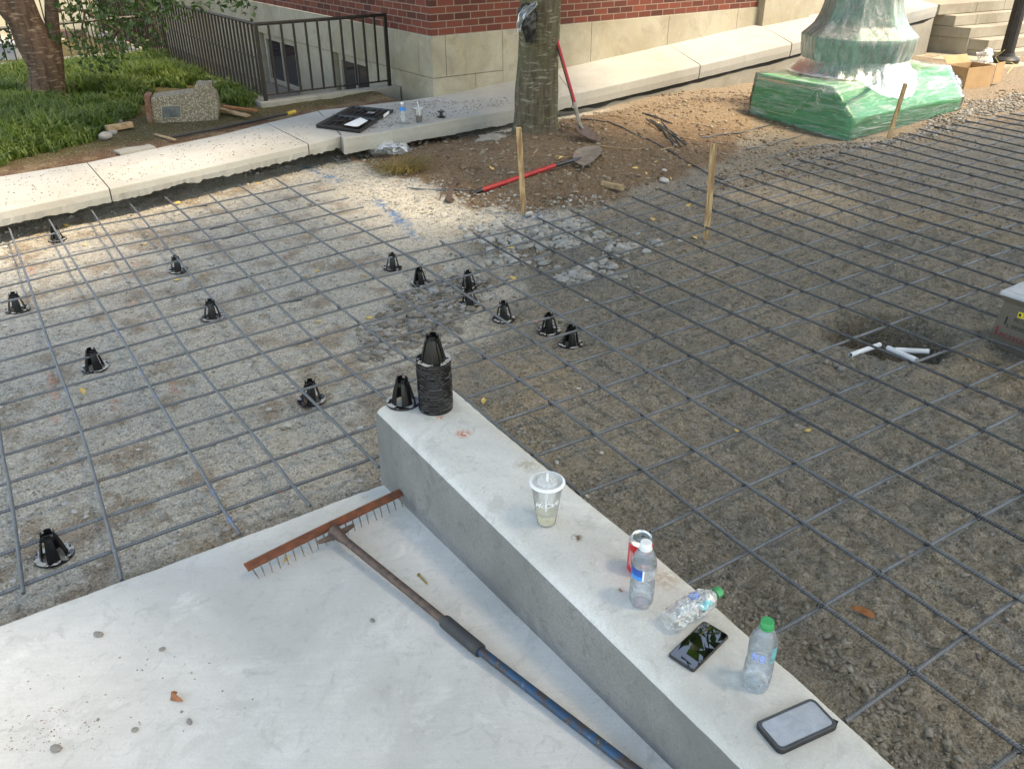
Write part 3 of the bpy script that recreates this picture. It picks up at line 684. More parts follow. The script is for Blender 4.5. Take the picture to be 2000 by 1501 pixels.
# ------------------------------------------------------------------ building on the corner
WN = Vector((E1.y, -E1.x, 0)); LN = Vector((-E1.x, -E1.y, 0))
def uof(px, py): p = onplane(px, py, C0, WN); return (p-C0).dot(E1)
def vof(px, py): p = onplane(px, py, C0, LN); return (p-C0).dot(E2)
def zof(px, py): return onplane(px, py, C0, LN).z
bld = empty("brick_building", C0.copy(), "red brick building with a pale limestone base at the corner behind the tree", "building")
def wallquad(mb, fn, a, b, z0, z1, off):
    A_, B_ = fn(a, off), fn(b, off)
    mb.quad((A_.x, A_.y, z0), (B_.x, B_.y, z0), (B_.x, B_.y, z1), (A_.x, A_.y, z1), [(a, z0-.74), (b, z0-.74), (b, z1-.74), (a, z1-.74)])
def RW(u, off): return BW(u, off, 0)
def LW(v, off): return BW(off, v, 0)
mb = MB(); wallquad(mb, RW, .015, 5.44, .74, 4.5, .015); wallquad(mb, LW, 12, .015, .74, 4.5, .015)
build("brick_wall", mb, M['brick'], bld)
def block(mb, fn, a, b, z0, z1, o0, o1, g=.0025):
    p = [fn(a+g, o0), fn(b-g, o0), fn(b-g, o1), fn(a+g, o1)]
    mb.hexa([(q.x, q.y, z0+g) for q in p], [(q.x, q.y, z1-g) for q in p])
mb = MB(); ju = [0, uof(871, 108), uof(982, 100), uof(1154.7, 80), uof(1305, 60), uof(1440, 38), 5.44]
for a, b in zip(ju, ju[1:]): block(mb, RW, a, b, .30 if b < 2 else -.3, .74, 0, .3)
jl = [0, uof(929.5, 150), uof(1154.7, 80)]
for a, b in zip(jl, jl[1:]): block(mb, RW, a, b, -.5, .30, .004, .3)
jv = [0, vof(776, 100), vof(716, 90), 3.0, 4.3, 5.6, 7, 8.4, 10, 12]
jv[2] = max(jv[2], jv[1]+.4)
for a, b in zip(jv, jv[1:]): block(mb, LW, a if a else .3, b, .30, .74, 0, .3)
W2 = (vof(716, 140), vof(656, 140)); W1 = (vof(576, 130), vof(515, 120))
lows = [(.3, vof(829, 172)*1+.0), (None, vof(767, 150)), (None, W2[0]-.05), (W2[1]+.05, 2.9+.4), (None, W1[0]-.05), (W1[1]+.05, 8), (None, 12)]
prev = None
for a, b in lows:
    a = prev if a is None else a
    if b > a+.02: block(mb, LW, a, b, -1.6, .30, .004, .3)
    prev = b
build("stone_base", mb, M['stone'], bld, bevel=.004)
mb = MB(); wallquad(mb, RW, .05, 5.4, -.5, .73, .05); wallquad(mb, LW, 12, .05, -1.6, .73, .12)
build("wall_core", mb, M['dark'], bld)
mb = MB(); block(mb, RW, 5.44, 6.5, .2, 1.02, -.10, .3); block(mb, RW, 5.46, 6.5, 1.02, 1.9, -.07, .3); block(mb, RW, 5.46, 6.5, 1.9, 4.5, -.07, .3)
block(mb, RW, 6.5, 8.6, .2, .95, -.03, .3); block(mb, RW, 8.6, 11, .2, .95, -.03, .3); block(mb, RW, 6.5, 11, .95, 4.5, -.01, .3)
build("stone_pilaster", mb, M['stone'], bld, bevel=.006)
for (va, vb) in (W2, W1):
    w = MB()
    for a, b, z0, z1 in [(va, va+.07, -1.15, .29), (vb-.07, vb, -1.15, .29), (va+.07, vb-.07, .21, .29), (va+.07, vb-.07, -1.15, -1.05), (va+.07, vb-.07, -.44, -.38)]:
        block(w, LW, a, b, z0, z1, .06, .11, 0)
    mid = (va+vb)/2; block(w, LW, mid-.02, mid+.02, -1.05, .21, .07, .105, 0)
    wf = build("window", w, M['windowf'], bld)
    g = MB(); wallquad(g, LW, vb-.06, va+.06, -1.06, .22, .095); build("pane", g, M['glass'], wf, loc=(0, 0, 0))
    b_ = MB()
    for i in range(16):
        z = .17-i*.075; 
        if vb-mid > .1: block(b_, LW, mid+.03, vb-.08, z-.03, z, .108, .116, 0)
    build("blind", b_, M['grey'], wf, loc=(0, 0, 0))
mb = MB(); pp = [BW(-.02, .9, 0), BW(-1.75, .9, 0), BW(-1.75, .74, 0), BW(-.02, .74, 0)]
mb.prism([(p.x, p.y) for p in reversed(pp)], -1.5, .125)
pp = [BW(-1.60, 8.5, 0), BW(-1.75, 8.5, 0), BW(-1.75, .902, 0), BW(-1.60, .902, 0)]
mb.prism([(p.x, p.y) for p in pp], -1.5, .12)
tag(build("light_well_wall", mb, M['walk2'], bevel=.012), "low weathered concrete kerb wall round the basement light well", "wall")
mb = MB(); pp = [BW(-1.6, .9, 0), BW(0, .9, 0), BW(0, 9, 0), BW(-1.6, 9, 0)]; mb.quad(*[(p.x, p.y, -1.3) for p in pp])
tag(build("light_well_floor", mb, M['walk2']), kind="structure", label="sunken concrete floor of the light well")
# guard rail round the light well
B0p = BW(-1.66, .82, .1); rail = empty("guard_rail", B0p.copy(), "black iron guard rail round the basement light well, left of the brick corner", "railing")
PT, PBt = .905, .185
mb = MB(); a, b, c = BW(-1.66, .82, PT), BW(-.10, .82, PT), BW(-1.66, 8.5, PT)
mb.tube([b+E1*.0, a, c], .018, 8); build("top_rail", mb, M['iron'], rail)
mb = MB(); mb.tube([BW(-.1, .82, PBt), BW(-1.66, .82, PBt)], .010, 6); mb.tube([BW(-1.66, .82, PBt), BW(-1.66, 8.5, PBt)], .010, 6); mb.tube([BW(-1.66, .82, .56), BW(-1.66, 8.5, .56)], .008, 6)
build("bottom_rail", mb, M['iron'], rail)
pk = MB(); pk.box((0, 0, .44), (.02, .02, .73), rz=R(35)); pkm = pk.mesh("picket", M['iron'])
ps = MB(); ps.box((0, 0, .40), (.036, .036, .82), rz=R(35)); psm = ps.mesh("post", M['iron'])
for u in (-1.66, -.12): link("post", psm, rail, loc=BW(u, .82, .1)-B0p)
for v in (4.5, 8.4): link("post", psm, rail, loc=BW(-1.66, v, .1)-B0p)
n_ = 11
for i in range(1, n_): link("picket", pkm, rail, loc=BW(-1.66+1.54*i/n_, .82, .1)-B0p)
for i in range(1, 64): link("picket", pkm, rail, loc=BW(-1.66, .82+.12*i, .1)-B0p)

# ------------------------------------------------------------------ things beyond the lawn
fa, fb = at(-160, 150, .1), at(336, 100, .1)
fd = (fb-fa); fl = fd.length; fd.normalize()
yf = empty("yard_fence", fa.copy(), "thin dark picket fence along the back of the lawn", "fence")
mb = MB(); mb.tube([fa+Vector((0, 0, .48)), fb+Vector((0, 0, .52))], .022, 6); mb.tube([fa+Vector((0, 0, 1.75)), fb+Vector((0, 0, 1.75))], .022, 6); build("rail", mb, M['iron'], yf)
pk2 = MB(); pk2.box((0, 0, .9), (.012, .012, 1.8)); pk2m = pk2.mesh("picket", M['iron'])
i = 0; x = 0.0
while x < fl and i < 96: link("picket", pk2m, yf, loc=fd*x); x += .055 if x > fl*.62 else .12; i += 1
kb = MB(); nn_ = Vector((-fd.y, fd.x, 0))
kb.hexa([fa+nn_*.02-Vector((0, 0, .5)), fb+nn_*.02-Vector((0, 0, .5)), fb+nn_*.3-Vector((0, 0, .5)), fa+nn_*.3-Vector((0, 0, .5))], [fa+nn_*.02+Vector((0, 0, .03)), fb+nn_*.02+Vector((0, 0, .03)), fb+nn_*.3+Vector((0, 0, .03)), fa+nn_*.3+Vector((0, 0, .03))])
tag(build("kerb", kb, M['walk2']), kind="structure", label="concrete kerb under the back fence")
far_b = empty("cream_building", (on(60, 60, 18)).to_3d(), "cream painted building in the sun beyond the lawn fence", "building")
Yb_ = 18.0
def fq(mb, x0, x1, y0, y1, Y, dpt=.0):
    a, b = on(x0, y1, Y), on(x1, y1, Y); c = on(x1, y0, Y)
    mb.hexa([(a.x, Y, a.z), (b.x, Y, a.z), (b.x, Y+.3+dpt, a.z), (a.x, Y+.3+dpt, a.z)], [(a.x, Y, c.z), (b.x, Y, c.z), (b.x, Y+.3+dpt, c.z), (a.x, Y+.3+dpt, c.z)])
mb = MB(); fq(mb, -500, 268, -500, 420, Yb_); build("wall", mb, M['cream'], far_b)
mb = MB(); fq(mb, 124, 215, 60, 320, Yb_-.32); build("doorway", mb, M['rustpipe'], far_b)
mb = MB(); fq(mb, -60, 30, 20, 330, Yb_-.33); build("garage_door", mb, M['grey'], far_b)
mb = MB(); fq(mb, 236, 262, -60, 50, Yb_-.33); build("white_panel", mb, M['white'], far_b)
mb = MB(); 
a, b = on(266, 300, 15.5), on(332, 300, 15.5); z1 = 4.2
for (p, q, l) in [((a.x, 15.5), (b.x, 15.5), b.x-a.x), ((b.x, 15.5), (b.x, 16.1), .6), ((a.x, 16.1), (a.x, 15.5), .6)]:
    mb.quad((p[0], p[1], -2), (q[0], q[1], -2), (q[0], q[1], z1), (p[0], p[1], z1), [(0, 0), (l, 0), (l, 6.2), (0, 6.2)])
tag(build("brick_pier", mb, M['brick']), "sunlit red brick pier beyond the left end of the guard rail", "pier")
mb = MB(); p = on(28, 140, 13.2); mb.box((p.x, 13.2, p.z+.18), (.42, .35, .40)); mb.box((p.x, 13.2, p.z+.40), (.46, .39, .04))
tag(build("utility_cabinet", mb, M['grey'], bevel=.01), "pale grey metal cabinet behind the fence, left of the leafy tree", "cabinet")

# ------------------------------------------------------------------ stairs, lamp post, cardboard box
es = Vector((.885, .466, 0)); nbk = Vector((-.466, .885, 0)); lf = Vector((-.72, .69, 0))
st = empty("stone_stairs", at(1932, 79, .16), "weathered stone steps climbing to the right beside the lamp post", "stairs")
SD = [(1837, 9, .64), (1868, 31, .48), (1897, 55, .32), (1932, 79, .16), (1967, 103, 0.0)]
for k, (px, py, z) in enumerate(SD):
    c = at(px, py, z); mb = MB(); segs = [0, .52 if k % 2 else .9, 1.6, 2.7, 4.2, 6]
    for a, b in zip(segs, segs[1:]):
        p0, p1 = c+es*(a+.003), c+es*(b-.003)
        q1, q0 = p1+nbk*(.9 if k else 4), p0+nbk*(.9 if k else 4)
        poly = [p0, p1, q1, q0]
        if a == 0: poly = [c, p1, q1, c+lf*.62+nbk*(.45 if k else 3.4), c+lf*.62]
        mb.prism([(p.x, p.y) for p in poly], z-.155, z)
    build("step", mb, M['stair'], st, bevel=.008)
    if k:
        mb = MB(); poly = [c+es*.012+nbk*.012, c+es*6+nbk*.012, c+es*6+nbk*.9, c+lf*.6+nbk*.5, c+lf*.6+es*.014]
        mb.prism([(p.x, p.y) for p in poly], -.5, z-.158); build("riser_block", mb, M['stair'], st)
c = at(1960, 133, -.08); mb = MB(); poly = [c, c+es*5, c+es*5+nbk*1.6, c+nbk*1.6-es*.1]; mb.prism([(p.x, p.y) for p in poly], -.4, -.08)
tag(build("stone_pad", mb, M['stone'], bevel=.01), "low stone pad at the foot of the stairs", kind="structure")
pp = at(1962, 122, -.08); lp = empty("lamp_post", pp, "dark fluted lamp post standing at the foot of the stone steps", "lamp post")
mb = MB(); mb.lathe([(.0, 0), (.19, 0), (.195, .05), (.17, .075), (.125, .095), (.11, .14), (.0, .14)], 32); build("base", mb, M['darkmetal'], lp, loc=(0, 0, 0), smooth=True, auto=30)
mb = MB(); mb.lathe([(.092, .12), (.085, 1.32)], 40, fn=lambda a, z: 1+.06*math.cos(a*16)); build("shaft", mb, M['darkmetal'], lp, loc=(0, 0, 0), smooth=True, auto=60)
mb = MB(); mb.lathe([(.085, 1.32), (.12, 1.34), (.125, 1.38), (.09, 1.42), (.05, 1.6), (.045, 3.2), (.1, 3.25), (.16, 3.7), (.0, 3.9)], 24); build("collar", mb, M['darkmetal'], lp, loc=(0, 0, 0), smooth=True, auto=40)
a, b = at(1881, 178, -.1), at(1937, 171, -.1); e = (b-a).normalized(); w = (b-a).length; n2 = Vector((-e.y, e.x, 0))
bx_ = empty("cardboard_box", a.copy(), "open brown cardboard box lying in front of the lamp post", "box")
def panel(mb, p0, p1, z0, z1, th=.006, lean=Vector((0, 0, 0))):
    d = (p1-p0).normalized(); nn = Vector((-d.y, d.x, 0))*th
    mb.hexa([p0+Vector((0, 0, z0)), p1+Vector((0, 0, z0)), p1+nn+Vector((0, 0, z0)), p0+nn+Vector((0, 0, z0))], [p0+lean+Vector((0, 0, z1)), p1+lean+Vector((0, 0, z1)), p1+nn+lean+Vector((0, 0, z1)), p0+nn+lean+Vector((0, 0, z1))])
mb = MB(); A0 = Vector((a.x, a.y, 0)); D_ = n2*.34; hz = .27
panel(mb, A0, A0+e*w*.92, -.14, hz-.09); panel(mb, A0+D_, A0+D_+e*w*.92, -.14, hz-.09); panel(mb, A0+D_, A0, -.14, hz-.09); panel(mb, A0+e*w*.92, A0+e*w*.92+D_, -.14, hz-.09)
mb.hexa([A0+Vector((0, 0, -.14)), A0+e*w*.9+Vector((0, 0, -.14)), A0+e*w*.9+D_+Vector((0, 0, -.14)), A0+D_+Vector((0, 0, -.14))], [A0+Vector((0, 0, -.13)), A0+e*w*.9+Vector((0, 0, -.13)), A0+e*w*.9+D_+Vector((0, 0, -.13)), A0+D_+Vector((0, 0, -.13))])
build("box_body", mb, M['card'], bx_)
mb = MB(); panel(mb, A0+e*w*.97, A0+e*w*1.42+n2*.06, -.05, hz-.07); build("flap", mb, M['card'], bx_)
mb = MB(); panel(mb, A0+D_+e*.02, A0+D_+e*w*.85, hz-.09, hz, lean=n2*.08); build("flap", mb, M['card'], bx_)
def crumple(name, c, size, mat, seed, parent=None, label=None, cat=None, n=28, amp=.35, group=None):
    mb = MB(); vs = []; rows = n//2
    for i in range(rows+1):
        th = math.pi*i/rows
        for k in range(n):
            ph = 2*math.pi*k/n; d = Vector((math.sin(th)*math.cos(ph), math.sin(th)*math.sin(ph), math.cos(th)))
            r_ = 1+amp*mnoise.noise(d*1.7+Vector((seed, 0, 0)))*1.6+amp*.7*mnoise.noise(d*4.5+Vector((0, seed, 0)))
            vs.append((c[0]+d.x*size[0]*r_, c[1]+d.y*size[1]*r_, c[2]+d.z*size[2]*r_))
    fs = [(i*n+k, i*n+(k+1) % n, (i+1)*n+(k+1) % n, (i+1)*n+k) for i in range(rows) for k in range(n)]
    mb.add(vs, fs); o = build(name, mb, mat, parent, smooth=True, auto=28)
    if cat: tag(o, label, cat, group)
    return o
p = at(1924, 133, .05); crumple("plastic_container", (p.x+.02, p.y+.12, .17), (.11, .08, .10), M['film2'], 3, label="crumpled clear plastic container standing in the cardboard box", cat="container")
p = at(1874, 152, .0); crumple("red_bag", (p.x-.02, p.y+.15, .06), (.10, .09, .11), mat_simple("red_film", (.55, .05, .08, 1), (.75, .5, .5, 1), .3, 0, 12), 5, label="red plastic bag crumpled at the left side of the cardboard box", cat="bag")
p = at(1866, 160, .0); crumple("white_bag", (p.x-.02, p.y+.0, -.02), (.10, .09, .08), M['paper'], 8, label="white plastic bag between the green base and the cardboard box", cat="bag")
ro = MB(); ro.tube([at(1962, 98, .35), at(1944, 112, .1), at(1950, 122, -.02), at(1975, 122, .02), at(1982, 126, .0), at(1966, 145, -.1), at(1958, 158, -.12)], .006, 5)
tag(build("yellow_string", ro, mat_simple("yellow_cord", (.6, .55, .2, 1), None, .7)), "thin yellow string tied round the foot of the lamp post", "string")

# ------------------------------------------------------------------ green wrapped lamp base
FF, LL, RR = at(1657, 264, -.1), at(1464, 220, -.1), at(1873, 215, -.1)
g1 = (LL-FF).normalized(); g1 = Vector((-.5446, .8387, 0)); g2 = Vector((.8387, .5446, 0)); g2 = (RR-FF).normalized()
GB = empty("wrapped_lamp_base", FF.copy(), "big green boarded lamp base wrapped in clear plastic film, left of the cardboard box", "wrapped base")
def gp(u, v, z): p = FF+g1*u+g2*v; return Vector((p.x, p.y, z))
vtop = (at(1842, 129, .33)-FF).dot(g2)
def wedge(mb, o):
    zs = -.16
    bot = [gp(-o, -o, zs), gp(-o, 2.12+o, zs), gp(1.36+o, 2.12+o, zs), gp(1.36+o, -o, zs)]
    md = [gp(-o, -o, .06), gp(-o, 2.12+o, .06), gp(1.36+o, 2.12+o, .06), gp(1.36+o, -o, .06)]
    tp_ = [gp(.30-o*.5, -o, .33+o), gp(.30, vtop+o, .33+o), gp(1.1, vtop+o, .33+o), gp(1.32+o, -o, .33+o)]
    vs = bot+md+tp_; fs = [(i, (i+1) % 4, 4+(i+1) % 4, 4+i) for i in range(4)]+[(4+i, 4+(i+1) % 4, 8+(i+1) % 4, 8+i) for i in range(4)]+[(8, 9, 10, 11)]
    mb.add(vs, fs)
mb = MB(); wedge(mb, 0); build("boarding", mb, M['greenboard'], GB, bevel=.012)
import bmesh
mb = MB(); wedge(mb, .012); me = mb.mesh("film_wrap", M['film']); bm = bmesh.new(); bm.from_mesh(me)
bmesh.ops.subdivide_edges(bm, edges=bm.edges[:], cuts=24, use_grid_fill=True)
bm.normal_update()
for v in bm.verts:
    q = v.co; v.co = q+v.normal*(mnoise.noise(Vector((q.x*2, q.y*2, q.z*14)))*.012+mnoise.noise(Vector((q.x*6, q.y*6, q.z*30+4)))*.005+.004)
bm.to_mesh(me); bm.free(); me.polygons.foreach_set("use_smooth", [True]*len(me.polygons)); link("film_wrap", me, GB)
cc = gp(.72, 1.02, 0)+Vector((-.07, -.02, 0))
def oct_(a, z):
    k = math.pi/4; m_ = ((a+.35) % k)-k/2; return (math.cos(k/2)/math.cos(m_))*1.03
prof = [(r_*.95, z_) for r_, z_ in [(.56, .33), (.575, .40), (.56, .46), (.585, .56), (.615, .68), (.62, .73), (.545, .785), (.475, .85), (.43, .94), (.40, 1.06), (.375, 1.25), (.37, 1.5), (.33, 1.7), (.2, 1.75), (.12, 1.9), (.11, 3.0)]]
mb = MB(); mb.lathe(prof, 64, (cc.x, cc.y, 0), oct_); build("bronze_base", mb, M['bronze'], GB, smooth=True, auto=22)
def fw_(a, z): return oct_(a, z)*(1+.018*mnoise.noise(Vector((math.cos(a)*2+5, math.sin(a)*2, z*5)))*2+.012*mnoise.noise(Vector((math.cos(a)*9, math.sin(a)*9, z*3))))
prof2 = []
for i in range(70):
    z = .34+1.36*i/69; r_ = np.interp(z, [p_[1] for p_ in prof[:13]], [p_[0] for p_ in prof[:13]]); prof2.append((float(r_)+.02, z))
mb = MB(); mb.lathe(prof2, 160, (cc.x, cc.y, 0), fw_); build("film_sleeve", mb, M['film3'], GB, smooth=True, auto=180)
# pleated skirt of film spreading on the boarding
mb = MB(); vs = []; n = 220; lv = 16
for i in range(lv):
    t_ = i/(lv-1)
    for k in range(n):
        a = 2*math.pi*k/n; rr = .575+(.14+.05*mnoise.noise(Vector((math.cos(a)*1.5, math.sin(a)*1.5, 2))))*t_**1.3
        rr += .008*math.sin(a*37+3*mnoise.noise(Vector((math.cos(a)*3, math.sin(a)*3, t_*2))))*(.3+t_*.7)*.6
        x_, y_ = cc.x+rr*math.cos(a), cc.y+rr*math.sin(a); z_ = .50-(.50-.352)*min(1, t_*1.35)**.8
        lu = (Vector((x_, y_, 0))-Vector((FF.x, FF.y, 0))).dot(g1); lvv = (Vector((x_, y_, 0))-Vector((FF.x, FF.y, 0))).dot(g2)
        lim = .33 if lu > .3 else .33-(.3-lu)*.9
        if lvv > vtop: lim = min(lim, .33-(lvv-vtop)*.6)
        z_ = max(lim+.03, z_-(.33-lim)*t_)+.008*mnoise.noise(Vector((x_*14, y_*14, 0)))
        vs.append((x_, y_, z_))
fs = [(i*n+k, i*n+(k+1) % n, (i+1)*n+(k+1) % n, (i+1)*n+k) for i in range(lv-1) for k in range(n)]
mb.add(vs, fs); build("film_skirt", mb, M['film4'], GB, smooth=True, auto=180)
def strip(mb, pts, ws, seed, nseg=24):
    P_ = [Vector(p) for p in pts]; vs = []; n = nseg; m_ = 7
    for i in range(n):
        t_ = i/(n-1)*(len(P_)-1); k = min(int(t_), len(P_)-2); f = t_-k; c = P_[k].lerp(P_[k+1], f); w_ = ws[k]*(1-f)+ws[k+1]*f
        d = (P_[k+1]-P_[k]).normalized(); s_ = d.cross(Vector((.7, -.7, .2))).normalized()
        for j in range(m_):
            q = (j/(m_-1)-.5); c2 = c+s_*q*w_+Vector((-.6, -.6, 0))*(.010*mnoise.noise(Vector((i*.5, j*1.3, seed)))+.006*math.sin(j*2.2))
            vs.append(c2)
    mb.add(vs, [(i*m_+j, i*m_+j+1, (i+1)*m_+j+1, (i+1)*m_+j) for i in range(n-1) for j in range(m_-1)])
def gl_(px, py, o=.02):
    nl = Vector((-g2.x, -g2.y, 0)); return onplane(px, py, FF+nl*o, nl)
mb = MB(); strip(mb, [gl_(1592, 176), gl_(1580, 190, .04), gl_(1562, 208, .06), gl_(1550, 219, .05)], [.02, .05, .09, .07], 1)
strip(mb, [gl_(1596, 176), gl_(1598, 192, .04), gl_(1597, 206, .05)], [.02, .06, .04], 4)
strip(mb, [gl_(1478, 152, .01), gl_(1540, 163, .03), gl_(1592, 176, .03), gl_(1612, 170, .02)], [.03, .05, .03, .05], 7)
strip(mb, [at(1560, 168, .365), at(1610, 174, .37), at(1660, 172, .375), at(1705, 157, .38), at(1745, 128, .42), at(1768, 100, .52), at(1776, 78, .66)], [.05, .07, .06, .08, .07, .08, .05], 13, 60)
build("film_tail", mb, M['film2'], GB, smooth=True, auto=180)
# gravel poured along its front
# ------------------------------------------------------------------ trees
def leaf_cloud(centers, per, spread, size, seed, elong=1.7):
    rg = np.random.default_rng(seed); C_ = np.repeat(np.array([tuple(c) for c in centers], float), per, 0); n = len(C_)
    sp = np.repeat(np.array(spread if hasattr(spread, '__len__') else [spread]*len(centers), float), per)
    P_ = C_+rg.normal(0, 1, (n, 3))*sp[:, None]*np.array([1, 1, .7])
    a = rg.normal(0, 1, (n, 3)); a /= np.linalg.norm(a, axis=1)[:, None]; b = np.cross(a, rg.normal(0, 1, (n, 3))); b /= np.linalg.norm(b, axis=1)[:, None]
    L = size*rg.uniform(.6, 1.25, n)[:, None]
    cup = np.cross(a, b)*L*.12
    V = np.stack([P_-a*L*elong*.5, P_+b*L*.36-a*L*.1+cup, P_+a*L*elong*.5, P_-b*L*.36-a*L*.1+cup], 1).reshape(-1, 3)
    me = bpy.data.meshes.new("leaves"); me.vertices.add(len(V)); me.vertices.foreach_set("co", V.astype(np.float32).ravel())
    bse = np.arange(n)*4; q = np.stack([bse, bse+1, bse+2, bse, bse+2, bse+3], -1).ravel().astype(np.int32)
    me.loops.add(len(q)); me.loops.foreach_set("vertex_index", q); me.polygons.add(2*n)
    me.polygons.foreach_set("loop_start", (np.arange(2*n)*3).astype(np.int32)); me.polygons.foreach_set("loop_total", np.full(2*n, 3, np.int32))
    me.update(calc_edges=True); return me
def limb(mb, a, b, r0, r1, bend=.15, n=10, seg=10):
    a, b = Vector(a), Vector(b); L = (b-a).length; pts = []
    for i in range(n+1):
        t_ = i/n; o = Vector((mnoise.noise(a*3+Vector((t_*2, 0, 0))), mnoise.noise(a*3+Vector((0, t_*2, 5))), 0))*bend*L*math.sin(math.pi*t_)
        pts.append(a.lerp(b, t_)+o)
    mb.tube(pts, [r0+(r1-r0)*i/n for i in range(n+1)], seg); return pts
# the tree on the mound
T0 = at(1048, 268, -.05); T0.y += .2
tr = empty("mound_tree", (T0.x, T0.y, -.05), "tall tree with smooth grey brown bark growing from the bare mound", "tree")
mb = MB(); vs = []; nr, ns = 160, 72; H_ = 3.6
for i in range(nr+1):
    z = -.15+(H_+.15)*i/nr; t_ = max(z, 0)
    r_ = .208+.075*math.exp(-max(z+.1, 0)/.13)-.010*t_+.012*math.exp(-((z-.35)/.2)**2)
    cx_ = .006*math.sin(z*2.2)+.03*max(0, z-.3)
    for k in range(ns):
        a = 2*math.pi*k/ns; d = Vector((math.cos(a), math.sin(a), 0))
        rr = r_*(1+.045*mnoise.noise(Vector((d.x*1.4, d.y*1.4, z*1.1)))+.018*mnoise.noise(Vector((d.x*4, d.y*4, z*5)))+.03*math.exp(-max(z+.1, 0)/.15)*math.sin(a*5+1))
        for (ka, kz, kr) in ((-1.42, .78, .07), (-.55, 1.35, .05), (-1.2, .28, .05)):
            dd = math.hypot(((a-ka+math.pi) % (2*math.pi)-math.pi)*.21, z-kz); rr += .016*math.exp(-((dd-kr)/.022)**2)-.012*math.exp(-(dd/.03)**2)
        vs.append((T0.x+cx_+d.x*rr, T0.y+d.y*rr, z))
mb.add(vs, [(i*ns+k, i*ns+(k+1) % ns, (i+1)*ns+(k+1) % ns, (i+1)*ns+k) for i in range(nr) for k in range(ns)])
build("trunk", mb, M['bark'], tr, smooth=True, auto=180)
top = Vector((T0.x+.1, T0.y, 3.5)); mb = MB(); cent = []; rg = random.Random(3)
for i in range(9):
    a = i*2*math.pi/9+rg.uniform(-.2, .2); L = rg.uniform(1.8, 3.4); e_ = top+Vector((math.cos(a)*L, math.sin(a)*L*.9, rg.uniform(1.2, 3)))
    pts = limb(mb, top-Vector((0, 0, .3)), e_, .09, .025)
    for j in range(5):
        s_ = pts[4+j]; q = s_+Vector((rg.uniform(-1, 1), rg.uniform(-1, 1), rg.uniform(-.1, .9))); limb(mb, s_, q, .022, .006, n=5, seg=5); cent.append(q); cent.append(s_.lerp(q, .6))
build("limbs", mb, M['bark'], tr, smooth=True)
me = leaf_cloud(cent, 70, .30, .085, 11); me.materials.append(M['leaf']); link("crown", me, tr)
# unseen tree beside the viewer, leaves placed to shape the shade
S0 = Vector((8.6, 1.0, -.1)); sh = empty("shade_tree", S0.copy(), "broad unseen tree to the right of the site, crown shaped to shade it", "tree")
mb = MB(); mb.tube([S0+Vector((0, 0, -.3)), S0+Vector((.05, 0, 1)), S0+Vector((-.1, .1, 4.2))], [.36, .28, .22], 20); topS = S0+Vector((-.1, .1, 4)); cent = []; rg = random.Random(21)
for i in range(14):
    a = i*2*math.pi/14+rg.uniform(-.2, .2); L = rg.uniform(2.2, 5.6); e_ = topS+Vector((math.cos(a)*L-2.4, math.sin(a)*L*.85+.9, rg.uniform(1.0, 3.2)))
    pts = limb(mb, topS, e_, .12, .03, bend=.08)
    for j in range(7):
        s_ = pts[3+j]; q = s_+Vector((rg.uniform(-1.3, 1.3), rg.uniform(-1.3, 1.3), rg.uniform(-.3, .9))); limb(mb, s_, q, .025, .006, n=5, seg=5); cent.append(q); cent.append(s_.lerp(q, .6))
build("trunk", mb, M['bark'], sh, smooth=True)
LIT = [([(-400, 560), (-400, 330), (0, 335), (170, 310), (430, 258), (560, 250), (640, 262), (560, 300), (430, 345), (200, 400), (0, 440)], .1, .0), ([(-900, 1240), (0, 1260), (130, 1270), (240, 1340), (300, 1420), (180, 1480), (300, 1560), (-900, 1600)], 0, .0),
       ([(-100, 300), (0, 250), (150, 265), (240, 245), (120, 320), (-100, 350)], .1, 0), ([(600, 350), (790, 325), (900, 390), (1080, 425), (840, 460), (700, 420)], GZ, -.1), ([(1440, 365), (1560, 340), (1680, 400), (1580, 440)], GZ, 0), ([(1130, 760), (1230, 770), (1340, 880), (1300, 930), (1180, 850)], GZ, 0), ([(0, 470), (200, 430), (330, 500), (0, 640)], GZ, 0), ([(1260, 430), (1330, 420), (1310, 445)], GZ, 0), ([(1690, 950), (1740, 980), (1700, 990)], GZ, 0),
       ([(1110, 235), (1100, 120), (1300, 60), (1850, -40), (2100, -60), (2100, 210), (1880, 215), (1680, 265), (1600, 235), (1440, 215), (1380, 250), (1290, 300), (1220, 260)], -.05, 0)]
rgc = np.random.default_rng(12); NL = 42000
h_ = rgc.uniform(4.3, 6.2, NL); gx = rgc.uniform(-5.6, 7.5, NL); gy = rgc.uniform(-1.5, 11.5, NL)
keep = np.ones(NL, bool)
for pl_, z_, sh_ in LIT:
    q_ = [at(x, y, z_) if (y > -60) else at(x, -60, z_) for x, y in pl_]; keep &= polymask(gx, gy, [(p.x, p.y) for p in q_])+(fbm(gx, gy, 2.5, 3, 4)-.5)*.7 < .12  # leaves left out where sun patches should reach the ground
keep &= ~((gx < -2.2) & (gy > 9.5)); keep &= (fbm(gx, gy, 1.7, 3, 8) < .80)
keep &= ~((gx > 1.5) & (gy > 8.6+.25*gx-.4)) 
cent = np.stack([gx+SUN_DIR.x/SUN_DIR.z*h_, gy+SUN_DIR.y/SUN_DIR.z*h_, h_], -1)[keep]
me = leaf_cloud(cent, 1, .02, .17, 12); me.materials.append(M['leaf']); link("crown", me, sh)
